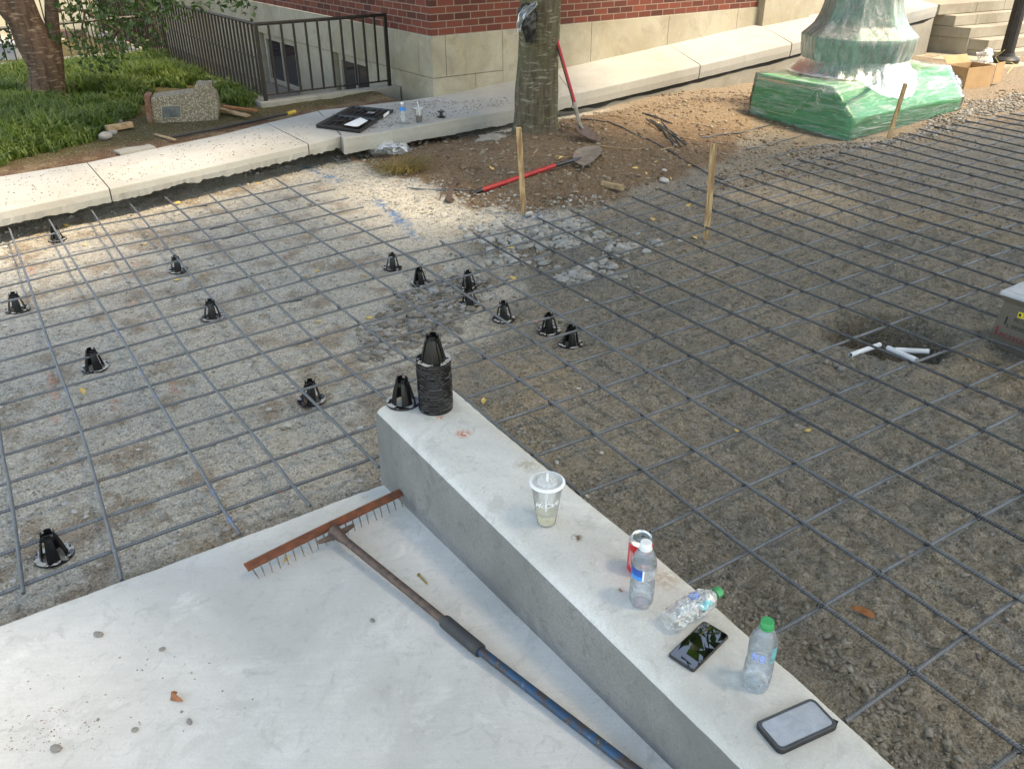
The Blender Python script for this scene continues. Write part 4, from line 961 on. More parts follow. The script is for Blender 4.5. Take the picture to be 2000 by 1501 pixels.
# the multi stemmed tree on the lawn
Q0 = at(95, 196, .08); lt = empty("lawn_tree", Q0.copy(), "forked tree with brown peeling trunks standing in the long grass", "tree")
mb = MB(); Y0 = Q0.y
def lo(px, py, dy=0): return on(px, py, Y0+dy)
mb.tube([Q0+Vector((0, 0, -.1)), Q0+Vector((0, 0, .1)), lo(92, 150), lo(85, 120), lo(66, 80), lo(48, 40), lo(38, 5), lo(20, -60), lo(-10, -160)], [.24, .20, .18, .18, .19, .17, .15, .13, .09], 22)
mb.tube([Q0+Vector((.03, 0, .0)), lo(104, 150, .05), lo(108, 115, .05), lo(104, 70, .1), lo(101, 30, .1), lo(99, -30, .1), lo(110, -160, .1)], [.13, .12, .085, .075, .07, .065, .05], 16)
mb.tube([lo(66, 85, -.03), lo(30, 40, -.1), lo(-5, 0, -.1), lo(-80, -80, -.1)], [.12, .09, .08, .06], 14)
for a, b in [((101, 20), (165, 20)), ((165, 20), (160, 70)), ((101, -20), (260, -10)), ((260, -10), (300, 40)), ((160, 20), (230, 60)), ((260, -10), (340, 0)), ((230, 60), (205, 110)), ((300, 40), (318, 80)), ((340, -5), (460, 0))]:
    limb(mb, lo(*a), lo(*b), .014, .007, n=6, seg=6)
build("trunk", mb, M['bark2'], lt, smooth=True, auto=80)
cl = [(150, 75), (168, 92), (200, 60), (190, 105), (215, 88), (240, 58), (262, 42), (285, 28), (296, 62), (310, 82), (205, 126), (176, 121), (226, 108), (180, 30), (140, 8), (160, 12), (200, 15), (222, 35), (250, 12), (0, 66), (6, 92), (332, 12), (352, 8), (398, 4), (452, 6), (474, 12), (300, 12), (130, 30), (270, 90), (135, 78), (210, 40), (240, 85), (188, 80), (318, 35), (225, -5), (275, 5), (310, -8)]
cent = [lo(x, y, random.uniform(-.4, .5)) for x, y in cl]
me = leaf_cloud(cent, 28, .085, .055, 14, 1.5)
me.materials.append(M['leaf_dark']); link("leaves", me, lt)
cent = [Vector((Q0.x+random.uniform(-2.2, 2.6), Q0.y+random.uniform(-2, 2), random.uniform(2.9, 4.6))) for _ in range(70)]
me = leaf_cloud(cent, 60, .28, .08, 15); me.materials.append(M['leaf_dark']); link("crown", me, lt)
# bag and cloth hung on the trunk
tf = T0.y-.26
mb = MB(); vs = []
for nm_, pxs, mt, lbl in (("black_bag", [(1012, 22), (1020, 10), (1044, 8), (1048, 30), (1046, 60), (1040, 84), (1028, 84), (1022, 62), (1012, 50)], M['blackp'], "black plastic bag hanging on the tree trunk"),
                          ("grey_cloth", [(1008, 62), (1012, 30), (1022, 14), (1048, 4), (1050, 12), (1030, 22), (1020, 36), (1016, 62), (1011, 66)], M['film2'], "grey plastic sheet tucked above the black bag on the trunk")):
    mb = MB(); off = .015 if nm_ == "black_bag" else .0
    fr2 = [on(x, y, tf+off+.022*mnoise.noise(Vector((x*.1, y*.1, 0)))) for x, y in pxs]; cen = sum(fr2, Vector())/len(fr2)-Vector((0, .035, 0)); bk = [p+Vector((0, .10, 0)) for p in fr2]
    k = len(fr2); mb.add(fr2+bk+[cen], [(i, (i+1) % k, 2*k) for i in range(k)]+[(i+k, (i+1) % k+k, (i+1) % k, i) for i in range(k)])
    me = mb.mesh(nm_, mt, True, 0, 60); bm = bmesh.new(); bm.from_mesh(me); bmesh.ops.subdivide_edges(bm, edges=bm.edges[:], cuts=5, use_grid_fill=True); bm.normal_update()
    for v in bm.verts: v.co += v.normal*(.016*mnoise.noise(v.co*22)+.008*mnoise.noise(v.co*60))
    bm.to_mesh(me); bm.free(); tag(link(nm_, me), lbl, "bag" if nm_ == "black_bag" else "plastic sheet")
# ------------------------------------------------------------------ steel reinforcing rods
ZA, ZB = -.046, -.061
def bar(pts, z, mat, label, group, r=.0068, ground=False, fine=True):
    r *= 1.05
    P_ = [at(x, y, z) for x, y in pts]; q = []; sd_ = random.uniform(0, 99)
    for i in range(len(P_)-1):
        n = max(2, int((P_[i+1]-P_[i]).length/.12))
        for k in range(n): q.append(P_[i].lerp(P_[i+1], k/n))
    q.append(P_[-1])
    # soften the kinks between surveyed points
    for _ in range(3): q = [q[0]]+[(q[i-1]+q[i]*2+q[i+1])/4 for i in range(1, len(q)-1)]+[q[-1]]
    out = []
    for i, p in enumerate(q):
        zz = gh(p.x, p.y)+r*.9 if ground else z+.003*mnoise.noise(Vector((p.x*1.5, p.y*1.5, sd_)))
        zz = max(zz, gh(p.x, p.y)+r*.6) if not ground else zz
        out.append(Vector((p.x, p.y, zz)))
    mb = MB(); mb.tube(out, r, 8)
    o = build("rebar_rod", mb, M[mat], smooth=True, auto=60)
    mid = out[len(out)//2]
    for v in o.data.vertices: v.co -= mid
    o.location = mid; tag(o, label, "steel rod", group); return o, out
LT = [
 [(0, 479), (133, 449), (276, 425), (432, 393), (565, 366), (627, 353)],
 [(0, 506), (130, 474), (303, 443), (450, 414), (590, 382), (655, 369)],
 [(0, 532), (136, 499), (350, 456), (467, 434), (620, 400), (682, 386)],
 [(0, 562), (154, 523), (350, 482), (487, 454), (650, 417), (710, 404)],
 [(0, 592), (168, 551), (350, 509), (512, 472), (680, 434), (741, 420)],
 [(0, 627), (185, 581), (371, 536), (537, 494), (712, 451), (766, 439)],
 [(0, 662), (203, 611), (350, 576), (565, 520), (750, 472), (800, 462)]]
for k, p in enumerate(LT): bar([(-120, p[0][1]+28)]+p, ZB, 'rebar_orange' if k in (2, 4, 5) else 'rebar', f"{ORD[k]} rod out from the sidewalk edge, ending short of the tree mound", "rods of the left mat ending short of the mound", .0062)
LB = [
 [(0, 704), (231, 644), (429, 593), (595, 546), (795, 494), (1000, 451), (1250, 392), (1492, 336), (1720, 281), (2000, 219)],
 [(0, 746), (245, 677), (444, 621), (625, 570), (850, 515), (1105, 454), (1445, 372), (1650, 322), (1835, 277), (2000, 237)],
 [(0, 789), (269, 716), (479, 656), (670, 602), (850, 554), (1087, 492), (1335, 430), (1545, 376), (1717, 336), (1890, 293), (2000, 266)],
 [(0, 838), (290, 754), (511, 690), (700, 634), (850, 592), (1060, 534), (1262, 480), (1435, 433), (1595, 392), (1765, 350), (1955, 306), (2000, 295)],
 [(0, 893), (157, 842), (311, 796), (542, 730), (700, 681), (850, 635), (1030, 580), (1250, 522), (1377, 487), (1550, 439), (1740, 387), (1900, 345), (2000, 322)],
 [(0, 949), (173, 891), (340, 837), (588, 761), (865, 681), (1000, 639), (1167, 594), (1350, 545), (1565, 481), (1717, 432), (1892, 381), (2000, 352)],
 [(0, 1004), (186, 939), (369, 882), (483, 842), (700, 774), (882, 719), (1047, 669), (1292, 597), (1500, 540), (1685, 485), (1882, 425), (2000, 392)]]
def ext(p, d=520):
    (x0, y0), (x1, y1) = p[-2], p[-1]; s = (y1-y0)/(x1-x0); return p+[(x1+d, y1+s*d*.93)]
Bpaths = []
for k, p in enumerate(LB):
    o, path = bar([(-150, p[0][1]+42)]+ext(p), ZB, 'rebar_orange' if k in (0, 2, 5) else 'rebar', f"long rod crossing the whole mat, {ORD[k]} of these counted from the tree mound", "long rods crossing the whole mat", .0066); Bpaths.append(path)
for k, p in enumerate(([(-150, 1140), (0, 1082), (204, 1008), (408, 941), (533, 898), (676, 850), (738, 829)], [(-150, 1218), (0, 1160), (48, 1140), (225, 1073), (434, 997), (568, 950), (700, 904), (740, 890)])):
    bar(p, ZB, 'rebar_orange', ("second ribbed rod back from the slab, ending at the curb end", "ribbed rod closest to the slab edge, ending at the curb end")[k], "near rods of the left mat ending at the curb", .0070)
RB = [
 [(885, 785), (1015, 742), (1205, 682), (1433, 612), (1630, 550), (1755, 510), (1860, 477), (2000, 434)],
 [(957, 829), (1073, 790), (1300, 714), (1436, 668), (1570, 624), (1702, 582), (1840, 533), (1937, 500), (2000, 480)],
 [(1040, 892), (1160, 850), (1300, 798), (1440, 746), (1590, 690), (1741, 633), (1930, 561)],
 [(1125, 968), (1253, 919), (1356, 880), (1450, 843), (1631, 771), (1785, 708), (1920, 658)],
 [(1270, 1039), (1356, 997), (1460, 947), (1556, 906), (1653, 864), (1736, 823), (1891, 755), (2000, 704)],
 [(1340, 1141), (1460, 1080), (1569, 1021), (1664, 969), (1760, 921), (1846, 878), (2000, 802)],
 [(1500, 1242), (1608, 1184), (1716, 1119), (1816, 1065), (1920, 1006), (2000, 963)],
 [(1650, 1408), (1786, 1312), (1890, 1236), (2000, 1160)],
 [(1890, 1538), (2000, 1455)]]
for k, p in enumerate(RB):
    o, path = bar(p if k == 3 else ext(p), ZB, 'rebar', f"lower rod starting at the curb wall, {ORD[k]} counted from the chair stack end", "lower rods of the right mat starting at the curb", .0070); Bpaths.append(path)
LA = [
 [(0, 838), (5, 900), (15, 924), (26, 997), (35, 1070), (46, 1158)],
 [(17, 443), (56, 551), (84, 637), (108, 705), (143, 796), (177, 898), (204, 1008), (225, 1073), (238, 1132)],
 [(94, 426), (168, 551), (227, 642), (287, 744), (315, 793), (373, 888), (408, 941), (434, 997), (469, 1043)],
 [(177, 408), (252, 520), (315, 614), (367, 692), (430, 772), (536, 898), (568, 945), (606, 987)],
 [(255, 399), (353, 513), (420, 590), (472, 650), (588, 762), (665, 835), (741, 912)],
 [(322, 385), (392, 446), (458, 513), (512, 565), (575, 627), (650, 697), (752, 777)]]
lab = ["bare steel rod nearest the left edge, its end at the slab", "blue painted steel rod starting at the broken sidewalk edge", "pale blue specked rod second from the left sidewalk corner", "third steel rod from the left sidewalk corner, ending at the white slab", "fourth steel rod from the left, ending at the foot of the curb wall", "steel rod passing under the black chair stack end of the curb"]
for k, p in enumerate(LA):
    bar(p if k else [(-22, 700)]+p, ZA, 'rebar_blue' if k in (1, 2) else 'rebar', lab[k], "rods of the left mat pointing at the slab", .0070)
Apaths = []
RA = [
 [(409, 380), (490, 454), (592, 546), (670, 604), (743, 663), (810, 707), (887, 763), (967, 826), (1046, 889), (1137, 966)],
 [(467, 362), (600, 452), (725, 537), (850, 627), (950, 697), (1065, 775), (1166, 850), (1300, 951), (1473, 1084), (1608, 1182), (1788, 1312), (2000, 1470)],
 [(790, 497), (902, 570), (1000, 637), (1172, 752), (1356, 878), (1564, 1019), (1712, 1114), (1890, 1236), (2000, 1310)],
 [(860, 471), (987, 552), (1137, 641), (1352, 780), (1556, 906), (1664, 967), (1816, 1065), (2000, 1177)],
 [(925, 455), (1062, 535), (1217, 620), (1440, 746), (1545, 806), (1760, 924), (2000, 1056)],
 [(986, 441), (1130, 515), (1295, 598), (1524, 713), (1631, 771), (1736, 823), (2000, 958)],
 [(1050, 425), (1200, 500), (1310, 555), (1510, 648), (1709, 739), (1918, 837), (2000, 879)],
 [(1115, 411), (1262, 482), (1440, 564), (1576, 624), (1785, 708), (2000, 802)],
 [(1170, 395), (1382, 490), (1573, 570), (1737, 633), (1855, 682), (2000, 739)],
 [(1235, 385), (1377, 443), (1510, 497), (1706, 582), (1926, 660)],
 [(1287, 369), (1440, 429), (1570, 477), (1700, 527), (1943, 616)],
 [(1342, 361), (1500, 420), (1620, 462), (1755, 510), (1948, 577)],
 [(1397, 353), (1542, 406), (1665, 449), (1805, 495), (1968, 551)],
 [(1444, 341), (1545, 375), (1715, 434), (1857, 477), (2000, 522)],
 [(1475, 329), (1635, 380), (1830, 440), (2000, 489)],
 [(1527, 321), (1685, 370), (1885, 427), (2000, 460)],
 [(1557, 311), (1725, 360), (1925, 415), (2000, 436)],
 [(1602, 307), (1822, 365), (2000, 409)], [(1640, 297), (1807, 341), (2000, 390)], [(1677, 287), (1850, 330), (2000, 370)],
 [(1712, 278), (1880, 322), (2000, 352)], [(1744, 270), (1917, 315), (2000, 334)], [(1774, 261), (1897, 290), (2000, 315)],
 [(1795, 252), (1930, 285), (2000, 301)], [(1818, 245), (2000, 287)], [(1860, 242), (2000, 271)], [(1885, 236), (2000, 259)],
 [(1912, 230), (2000, 246)], [(1945, 226), (2000, 237)], [(1972, 222), (2000, 227)]]
Arods = []
for k, p in enumerate(RA):
    q = p if k in (0, 9, 10, 11, 12) else ext(p)
    if k in (9, 10, 11, 12): q = p+[(p[-1][0]+100, p[-1][1]+100*(p[-1][1]-p[-2][1])/(p[-1][0]-p[-2][0]))]
    lb = f"dark upper rod sloping down right, {ORD[k]} rod out from the curb wall"
    if k == 0: lb = "steel rod lying tight along the far side of the curb wall"
    if k == 1: lb = "longest rod, from the sidewalk past the curb end to the lower right corner"
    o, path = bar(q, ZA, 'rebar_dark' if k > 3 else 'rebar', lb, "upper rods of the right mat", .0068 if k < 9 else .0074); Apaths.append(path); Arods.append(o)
for p, l in (([(535, 347), (625, 405), (702, 445), (782, 492), (813, 508)], "short rod overlapping the start of the right mat, near the blue paint marks"),):
    bar(p, ZA, 'rebar', l, "rods of the left mat pointing at the slab")
lowr = [([(1370, 270), (1506, 238)], "rod half buried left of the green base, farthest of three"), ([(1450, 283), (1570, 255)], "rod half buried in soil left of the green base, middle of three"), ([(1500, 297), (1618, 270)], "rod half buried in soil left of the green base, nearest of three"), ([(1135, 235), (1190, 252), (1252, 277), (1345, 312), (1432, 346)], "long rod lying on the brown soil right of the leaning shovel")]
for p, l in lowr: bar(p, -.1, 'rebar' if 'three' in l else 'rebar_dark', l, "rods lying on the soil", ground=True)
for a, b in [((1255, 222), (1312, 242)), ((1262, 239), (1340, 280)), ((1280, 242), (1320, 282)), ((1293, 243), (1330, 282)), ((1270, 236), (1322, 262))]:
    o, _ = bar([a, b], -.05, 'rebar_dark', "short dark rod offcut in the small heap on the brown soil", "heap of short rod offcuts", .009, ground=True); o.location.z += random.uniform(0, .03)
o, _ = bar([(795, 361), (860, 365), (925, 371)], -.12, 'rebar', "loose rod offcut pointing at the lying shovel's grip", "loose offcuts on the gravel", ground=True)
o, _ = bar([(870, 350), (858, 383)], -.12, 'rebar', "short loose rod crossing another one beside the brown pipe elbow", "loose offcuts on the gravel", .006, ground=True)
for p in ([(365, 405), (405, 401)], [(390, 426), (440, 416)], [(410, 448), (440, 441)], [(433, 467), (487, 454)], [(470, 512), (505, 503)], [(545, 593), (590, 585)], [(580, 671), (625, 659)]):
    bar(p, ZB-.02, 'rebar_dark', "short dark lap rod lying beside the rods of the left mat", "short lap rods of the left mat", .005)
# wire ties at the crossings of the right mat
tw = MB()
for s_ in (1, -1):
    pts = [Vector((.012*math.cos(a)*s_, .012*math.sin(a), .009*math.sin(a*1)+.001)) for a in np.linspace(0, 5.6, 14)]
    tw.tube(pts, .0020, 4)
tw.tube([(.004, .0, .009), (.014, .006, .017)], .0018, 4); twm = tw.mesh("tie_wire", M['iron'])
def cross(p, p2, q, q2):
    d1x, d1y, d2x, d2y = p2.x-p.x, p2.y-p.y, q2.x-q.x, q2.y-q.y; den = d1x*d2y-d1y*d2x
    if abs(den) < 1e-9: return None
    t_ = ((q.x-p.x)*d2y-(q.y-p.y)*d2x)/den; u = ((q.x-p.x)*d1y-(q.y-p.y)*d1x)/den
    return p.lerp(p2, t_) if 0 <= t_ <= 1 and 0 <= u <= 1 else None
for ai, (A_, ro) in enumerate(zip(Apaths, Arods)):
    if ai > 20: break
    for B_ in Bpaths:
        hit = None
        for i in range(0, len(A_)-1, 2):
            a, b = A_[i], A_[min(i+2, len(A_)-1)]
            for j in range(0, len(B_)-1, 2):
                hit = cross(a, b, B_[j], B_[min(j+2, len(B_)-1)])
                if hit: break
            if hit: break
        if hit and random.random() < .8:
            w = link("tie_wire", twm, ro, loc=Vector((hit.x, hit.y, -.052))-ro.location); w.rotation_euler = (0, 0, random.uniform(0, 6))
# ------------------------------------------------------------------ plastic rod supports
def seg_shell(mb, r0, z0, r1, z1, a0, a1, th, n=6, m_=4, bow=0):
    vs = []
    for i in range(m_+1):
        t_ = i/m_; r_ = r0+(r1-r0)*t_+bow*math.sin(math.pi*t_); z = z0+(z1-z0)*t_; hw = 1-.18*t_ if False else 1
        for k in range(n+1):
            a = a0+(a1-a0)*k/n; vs.append((r_*math.cos(a), r_*math.sin(a), z))
        for k in range(n+1):
            a = a0+(a1-a0)*k/n; vs.append(((r_-th)*math.cos(a), (r_-th)*math.sin(a), z))
    w = n+1; c = 2*w; fs = []
    for i in range(m_):
        for k in range(n):
            fs.append((i*c+k, i*c+k+1, (i+1)*c+k+1, (i+1)*c+k)); fs.append((i*c+w+k+1, i*c+w+k, (i+1)*c+w+k, (i+1)*c+w+k+1))
        fs.append((i*c, (i+1)*c, (i+1)*c+w, i*c+w)); fs.append((i*c+n, i*c+w+n, (i+1)*c+w+n, (i+1)*c+n))
    for k in range(n): fs.append((m_*c+k, m_*c+k+1, m_*c+w+k+1, m_*c+w+k)); fs.append((k+1, k, w+k, w+k+1))
    mb.add(vs, fs)
rg_ = MB(); rg_.lathe([(.040, .001), (.0625, .0), (.0635, .004), (.0625, .0075), (.058, .0060), (.043, .0055), (.040, .0045), (.040, .001)], 48); ring_me = rg_.mesh("base_ring", M['chairring'], True, auto=35)
lg = MB(); seg_shell(lg, .044, .003, .0240, .088, -.50, .50, .0035, bow=.002); lg.box((.035, 0, .045), (.003, .003, .075), M=Matrix.Rotation(-.24, 3, 'Y')); leg_me = lg.mesh("leg", M['chair'], True, auto=35)
sdl = MB()
for k in range(4):
    a = k*math.pi/2; seg_shell(sdl, .0245, .080, .0225, .103, a-.52, a+.52, .003, m_=3); seg_shell(sdl, .0250, .078, .0235, .091, a+.5, a+1.1, .003, n=3, m_=2)
sad_me = sdl.mesh("saddle", M['chair'], True, auto=35)
def make_chair(loc, label, group):
    t_ = empty("rebar_chair", loc, label, "rod support", group); link("base_ring", ring_me, t_, loc=(0, 0, 0))
    for k in range(4): l_ = link("leg", leg_me, t_, loc=(0, 0, 0)); l_.rotation_euler = (0, 0, k*math.pi/2)
    link("saddle", sad_me, t_, loc=(0, 0, 0)); return t_
c0 = at(788, 786, .34); ch0 = make_chair((c0.x, c0.y, .3415), "black plastic rod support standing on the end of the curb beside the tall stack", "rod supports standing apart"); ch0.rotation_euler = (0, 0, .5)
CH = [(113, 470, "black rod support nearest the sidewalk in the upper left of the mat"), (349, 530, "black rod support beside the rods, above the other one in the left middle"), (35, 607, "black rod support at the left edge of the picture, halfway up"), (416, 622, "black rod support just under two crossing rods in the left middle"),
 (187, 720, "black rod support alone on the pale gravel left of centre"), (609, 784, "black rod support under a rod, left of the curb end"), (108, 1088, "black rod support nearest the slab in the lower left"), (767, 525, "black rod support farthest back of the row beyond the curb"), (821, 555, "black rod support second in the row beyond the curb"),
 (916, 560, "black rod support right behind another, beside the pale rubble"), (917, 596, "black rod support right in front of another, with a white stone in it"), (984, 625, "black rod support under two crossing rods on the brown soil"), (1073, 649, "black rod support with a white splashed ring on the brown soil"), (1114, 674, "black rod support at the right end of the row beyond the curb")]
for i, (px, py, lb) in enumerate(CH):
    p = at(px, py, GZ); g = gh(p.x, p.y); p = at(px, py, g); s_ = 1.08 if py > 590 else 1.0
    dup(ch0, Vector((p.x, p.y, g+.006)), (random.uniform(-.05, .05), random.uniform(-.05, .05), math.atan2(-p.y, -p.x)+random.uniform(-.3, .3)), lb, "rod supports standing apart", s_)
s0 = at(852, 795, .34)
for i in range(21):
    dup(ch0, Vector((s0.x+random.uniform(-.0012, .0012)-.00005*i, s0.y+random.uniform(-.0012, .0012), .3415+i*.0096)), (random.uniform(-.012, .012), random.uniform(-.012, .012), i*.3927+random.uniform(-.08, .08)),
        "black rod support on top of the tall nested stack on the curb" if i == 20 else f"black rod support nested in the tall stack, {ORD[i]} up from the curb top", "nested stack of rod supports")
# ------------------------------------------------------------------ bottles, cup, can, phones on the curb
def text_mesh(s_, size, mat, italic=0, extrude=.0):
    cu = bpy.data.curves.new("txt", 'FONT'); cu.body = s_; cu.size = size; cu.shear = italic; cu.resolution_u = 3; cu.extrude = extrude; cu.offset = size*.012
    o = bpy.data.objects.new("txt", cu); COL.objects.link(o); bpy.context.view_layer.update()
    me = bpy.data.meshes.new_from_object(o.evaluated_get(bpy.context.evaluated_depsgraph_get())); bpy.data.objects.remove(o); bpy.data.curves.remove(cu)
    me.materials.clear(); me.materials.append(mat); return me
def wrap_text(s_, size, mat, name, radius_fn, z0, az, italic=0, rise=0, vertical=False, sub=True):
    me = text_mesh(s_, size, mat, italic)
    bm = bmesh.new(); bm.from_mesh(me); bmesh.ops.triangulate(bm, faces=bm.faces[:])
    for _ in range(2): bmesh.ops.subdivide_edges(bm, edges=[e for e in bm.edges if e.calc_length() > size*.3], cuts=1)
    xs = [v.co.x for v in bm.verts]; mx = (max(xs)+min(xs))/2
    for v in bm.verts:
        x, y = v.co.x-mx, v.co.y
        if vertical: x, y = -y, x
        z = z0+y+rise*x; r_ = radius_fn(z)+.0004; a = az+x/r_; v.co = Vector((r_*math.cos(a), r_*math.sin(a), z))
    bm.to_mesh(me); bm.free(); me.name = name; return me
def cup(loc, label, h, rb, rt, drink, drink_mat, straw_lean, ice=False):
    t_ = empty("plastic_cup", loc, label, "cup"); n = 48
    rr = lambda z: rb+(rt-rb)*z/h
    mb = MB(); mb.lathe([(0, .004), (rb-.004, .004), (rb, 0), (rr(h*.5), h*.5), (rr(h), h)], n); build("cup_wall", mb, M['cupclear'], t_, loc=(0, 0, 0), smooth=True, auto=50)
    mb = MB(); mb.lathe([(0, .006), (rb-.002, .006), (rr(drink)-.0015, drink), (0, drink+.0005)], n); build("drink", mb, drink_mat, t_, loc=(0, 0, 0), smooth=True, auto=40)
    mb = MB(); mb.lathe([(rt-.001, h-.006), (rt+.0035, h-.005), (rt+.0045, h-.001), (rt+.002, h+.003), (rt-.003, h+.0045), (rt-.006, h+.001), (rt*.62, h+.0005), (rt*.58, h+.004), (rt*.3, h+.0045), (rt*.27, h+.002), (0, h+.002)], n)
    build("lid", mb, M['lidclear'], t_, loc=(0, 0, 0), smooth=True, auto=50)
    mb = MB(); mb.lathe([(rt+.0005, h-.004), (rt+.0045, h-.003), (rt+.0052, h), (rt+.003, h+.003), (rt-.002, h+.0047), (rt-.004, h+.003)], n); build("lid_rim", mb, M['white'] if rt > .045 else M['lidclear'], t_, loc=(0, 0, 0), smooth=True, auto=50)
    a = Vector((-.2, -.3, 1)).normalized() if not straw_lean else straw_lean
    mb = MB(); p0 = Vector((0, 0, h))-a*(h*.8); p1 = Vector((0, 0, h))+a*(.03 if rt > .045 else .06); mb.tube([p0, p1], .0034, 12); build("straw", mb, M['white'], t_, loc=(0, 0, 0), smooth=True)
    return t_
t = NT("milky_drink"); tr_ = t.n("ShaderNodeBsdfTransparent"); tr_.inputs[0].default_value = (.95, .92, .78, 1); dd = t.bsdf(t.mix(t.mapr(t.noise(t.coord(), 60, 5), .4, .6), (.88, .84, .66, 1), (.78, .7, .5, 1)), .2); mx_ = t.n("ShaderNodeMixShader"); mx_.inputs[0].default_value = .85; t.l(tr_.outputs[0], mx_.inputs[1]); t.l(dd.outputs[0], mx_.inputs[2]); M['milk'] = t.done(mx_)
M['cola'] = mat_simple("dark_red_drink", (.07, .006, .008, 1), (.04, .004, .005, 1), .15)
p = at(1067, 1020, .34); cp = cup((p.x, p.y, .3415), "large clear cup with lid, white straw and milky drink, standing on the curb", .148, .0275, .0475, .040, M['milk'], Vector((.02, .0, 1)).normalized())
az = math.atan2(-p.y, -p.x)
link("logo", wrap_text("McCafé", .025, M['white'], "logo", lambda z: .0275+.02*z/.148, .082, az+.05, .25, .12), cp, loc=(0, 0, 0))
lf_ = MB(); lf_.add([(0, 0, 0), (.004, 0, .004), (.003, 0, .010), (-.002, 0, .006)], [(0, 1, 2, 3)]); 
p = at(819, 239, .1); cup((p.x, p.y, .101), "small clear cup of dark red drink with a straw on the far sidewalk", .14, .030, .044, .062, M['cola'], Vector((-.10, .0, 1)).normalized())
def bottle(loc, label, cap, level, labelparts, lab_at):
    t_ = empty("water_bottle", loc, label, "bottle"); n = 56
    ribs = lambda z: .0009*math.sin((z-.03)*2*math.pi/.0105) if .03 < z < .085 else 0
    pr = [(0, .004), (.016, .003), (.024, 0), (.0295, .005), (.0318, .014)]
    z = .018
    while z < .135: pr.append((.0318+ribs(z)-.0016*math.exp(-((z-.088)/.012)**2), z)); z += .0025
    pr += [(.0318, .138), (.031, .146), (.028, .157), (.0235, .167), (.0185, .176), (.0145, .182), (.0128, .186), (.0128, .190)]
    pet = lambda a, z: 1+.07*math.cos(5*a)*max(0, (.020-z)/.02)
    mb = MB(); mb.lathe(pr, n, fn=pet); build("bottle_wall", mb, M['pet'], t_, loc=(0, 0, 0), smooth=True, auto=70)
    pw = [(max(r_-.0012, 0), max(z, .006)) for r_, z in pr if z < level]; pw += [(pw[-1][0], level), (0, level)]
    mb = MB(); mb.lathe(pw, n, fn=lambda a, z: 1+.06*math.cos(5*a)*max(0, (.020-z)/.02)); build("water", mb, M['water'], t_, loc=(0, 0, 0), smooth=True, auto=50)
    mb = MB(); mb.lathe([(.0165, .183), (.0165, .186), (.0135, .187)], 32); mb.lathe([(.0140, .1875), (.0146, .189), (.0146, .2005), (.0135, .203), (0, .2032)], 40, fn=lambda a, z: 1+.02*math.cos(a*40)*(1 if z < .2 else 0)); build("cap", mb, cap, t_, loc=(0, 0, 0), smooth=True, auto=35)
    for (z0, z1, a0, a1, mt, nm_) in labelparts:
        mb = MB(); vs = []; k = 24
        for i in range(k+1):
            a = lab_at+a0+(a1-a0)*i/k; r_ = .0325; vs += [(r_*math.cos(a), r_*math.sin(a), z0), (r_*math.cos(a), r_*math.sin(a), z1)]
        mb.add(vs, [(2*i, 2*i+2, 2*i+3, 2*i+1) for i in range(k)]); build(nm_, mb, mt, t_, loc=(0, 0, 0), smooth=True)
    return t_
bl1, bl2 = mat_simple("label_blue", (.01, .12, .45, 1), (.01, .05, .25, 1), .35, 0, 25), mat_simple("label_sky", (.02, .3, .75, 1), (.02, .2, .6, 1), .35, 0, 25)
sil = mat_simple("label_silver", (.75, .76, .78, 1), (.4, .41, .43, 1), .25, .6, 40)
ltx = mat_simple("label_ink", (.12, .2, .55, 1), (.4, .5, .75, 1), .4, 0, 200); cyn = mat_film("label_cyan", (.45, .85, .9, 1), .35, .2, .1, 20, (1, 1, 1), .002, (.25, .75, .8, 1))
p = at(1251, 1176, .34); az = math.atan2(-p.y, -p.x)
b1_ = bottle((p.x, p.y, .3415), "water bottle with a white cap and blue and silver label, beside the red can", M['white'], .128, [(.112, .134, -1.15, -.05, bl1, "label"), (.100, .112, -1.15, -.05, bl2, "label"), (.100, .134, -.05, .08, M['white'], "label"), (.100, .134, .08, 1.6, sil, "label"), (.100, .134, 1.6, 5.1, bl1, "label")], az)
p = at(1475, 1336, .34); az = math.atan2(-p.y, -p.x)
b2_ = bottle((p.x, p.y, .3415), "upright water bottle with a green cap standing between the two phones", M['greencap'], .158, [(.110, .126, -.62, -.16, ltx, "label"), (.104, .108, -.62, -.16, ltx, "label"), (.110, .126, -.06, .36, ltx, "label"), (.104, .108, -.06, .36, ltx, "label"), (.100, .145, .75, 1.25, cyn, "label"), (.108, .112, .80, .98, M['blackp'], "label"), (.12, .150, 2.6, 3.6, cyn, "label")], az)
p = at(788, 241, .1); b3_ = bottle((p.x, p.y, .101), "small nearly empty water bottle with a blue label standing on the far sidewalk", M['white'], .012, [(.125, .155, -3.14, 3.14, bl2, "label")], 0)
# can
p = at(1253, 1047, .462); cn = empty("drink_can", (p.x, p.y, .3415), "red drink can with a silver top behind the white capped bottle", "can")
t = NT("can_red"); v = t.coord(); M['canred'] = t.done(t.bsdf((.55, .008, .016, 1), .28, .1, None, Specular_IOR_Level=.6))
alu = mat_simple("aluminium", (.75, .76, .77, 1), (.6, .61, .62, 1), .25, .9, 20)
mb = MB(); mb.lathe([(.0255, .002), (.0262, 0), (.029, .006), (.033, .013), (.033, .108)], 48); build("can_wall", mb, M['canred'], cn, loc=(0, 0, 0), smooth=True, auto=60)
mb = MB(); mb.lathe([(.033, .108), (.0315, .113), (.0275, .119), (.0272, .1215), (.0262, .122), (.0252, .1185), (.0235, .1165), (0, .1165)], 48); build("can_top", mb, alu, cn, loc=(0, 0, 0), smooth=True, auto=40)
mb = MB(); mb.lathe([(.0045, .1172), (.0085, .1172), (.0085, .1186), (.0045, .1186)], 20, c=(.004, .002, 0)); mb.box((-.006, -.003, .1178), (.014, .011, .0012)); build("pull_tab", mb, alu, cn, loc=(0, 0, 0))
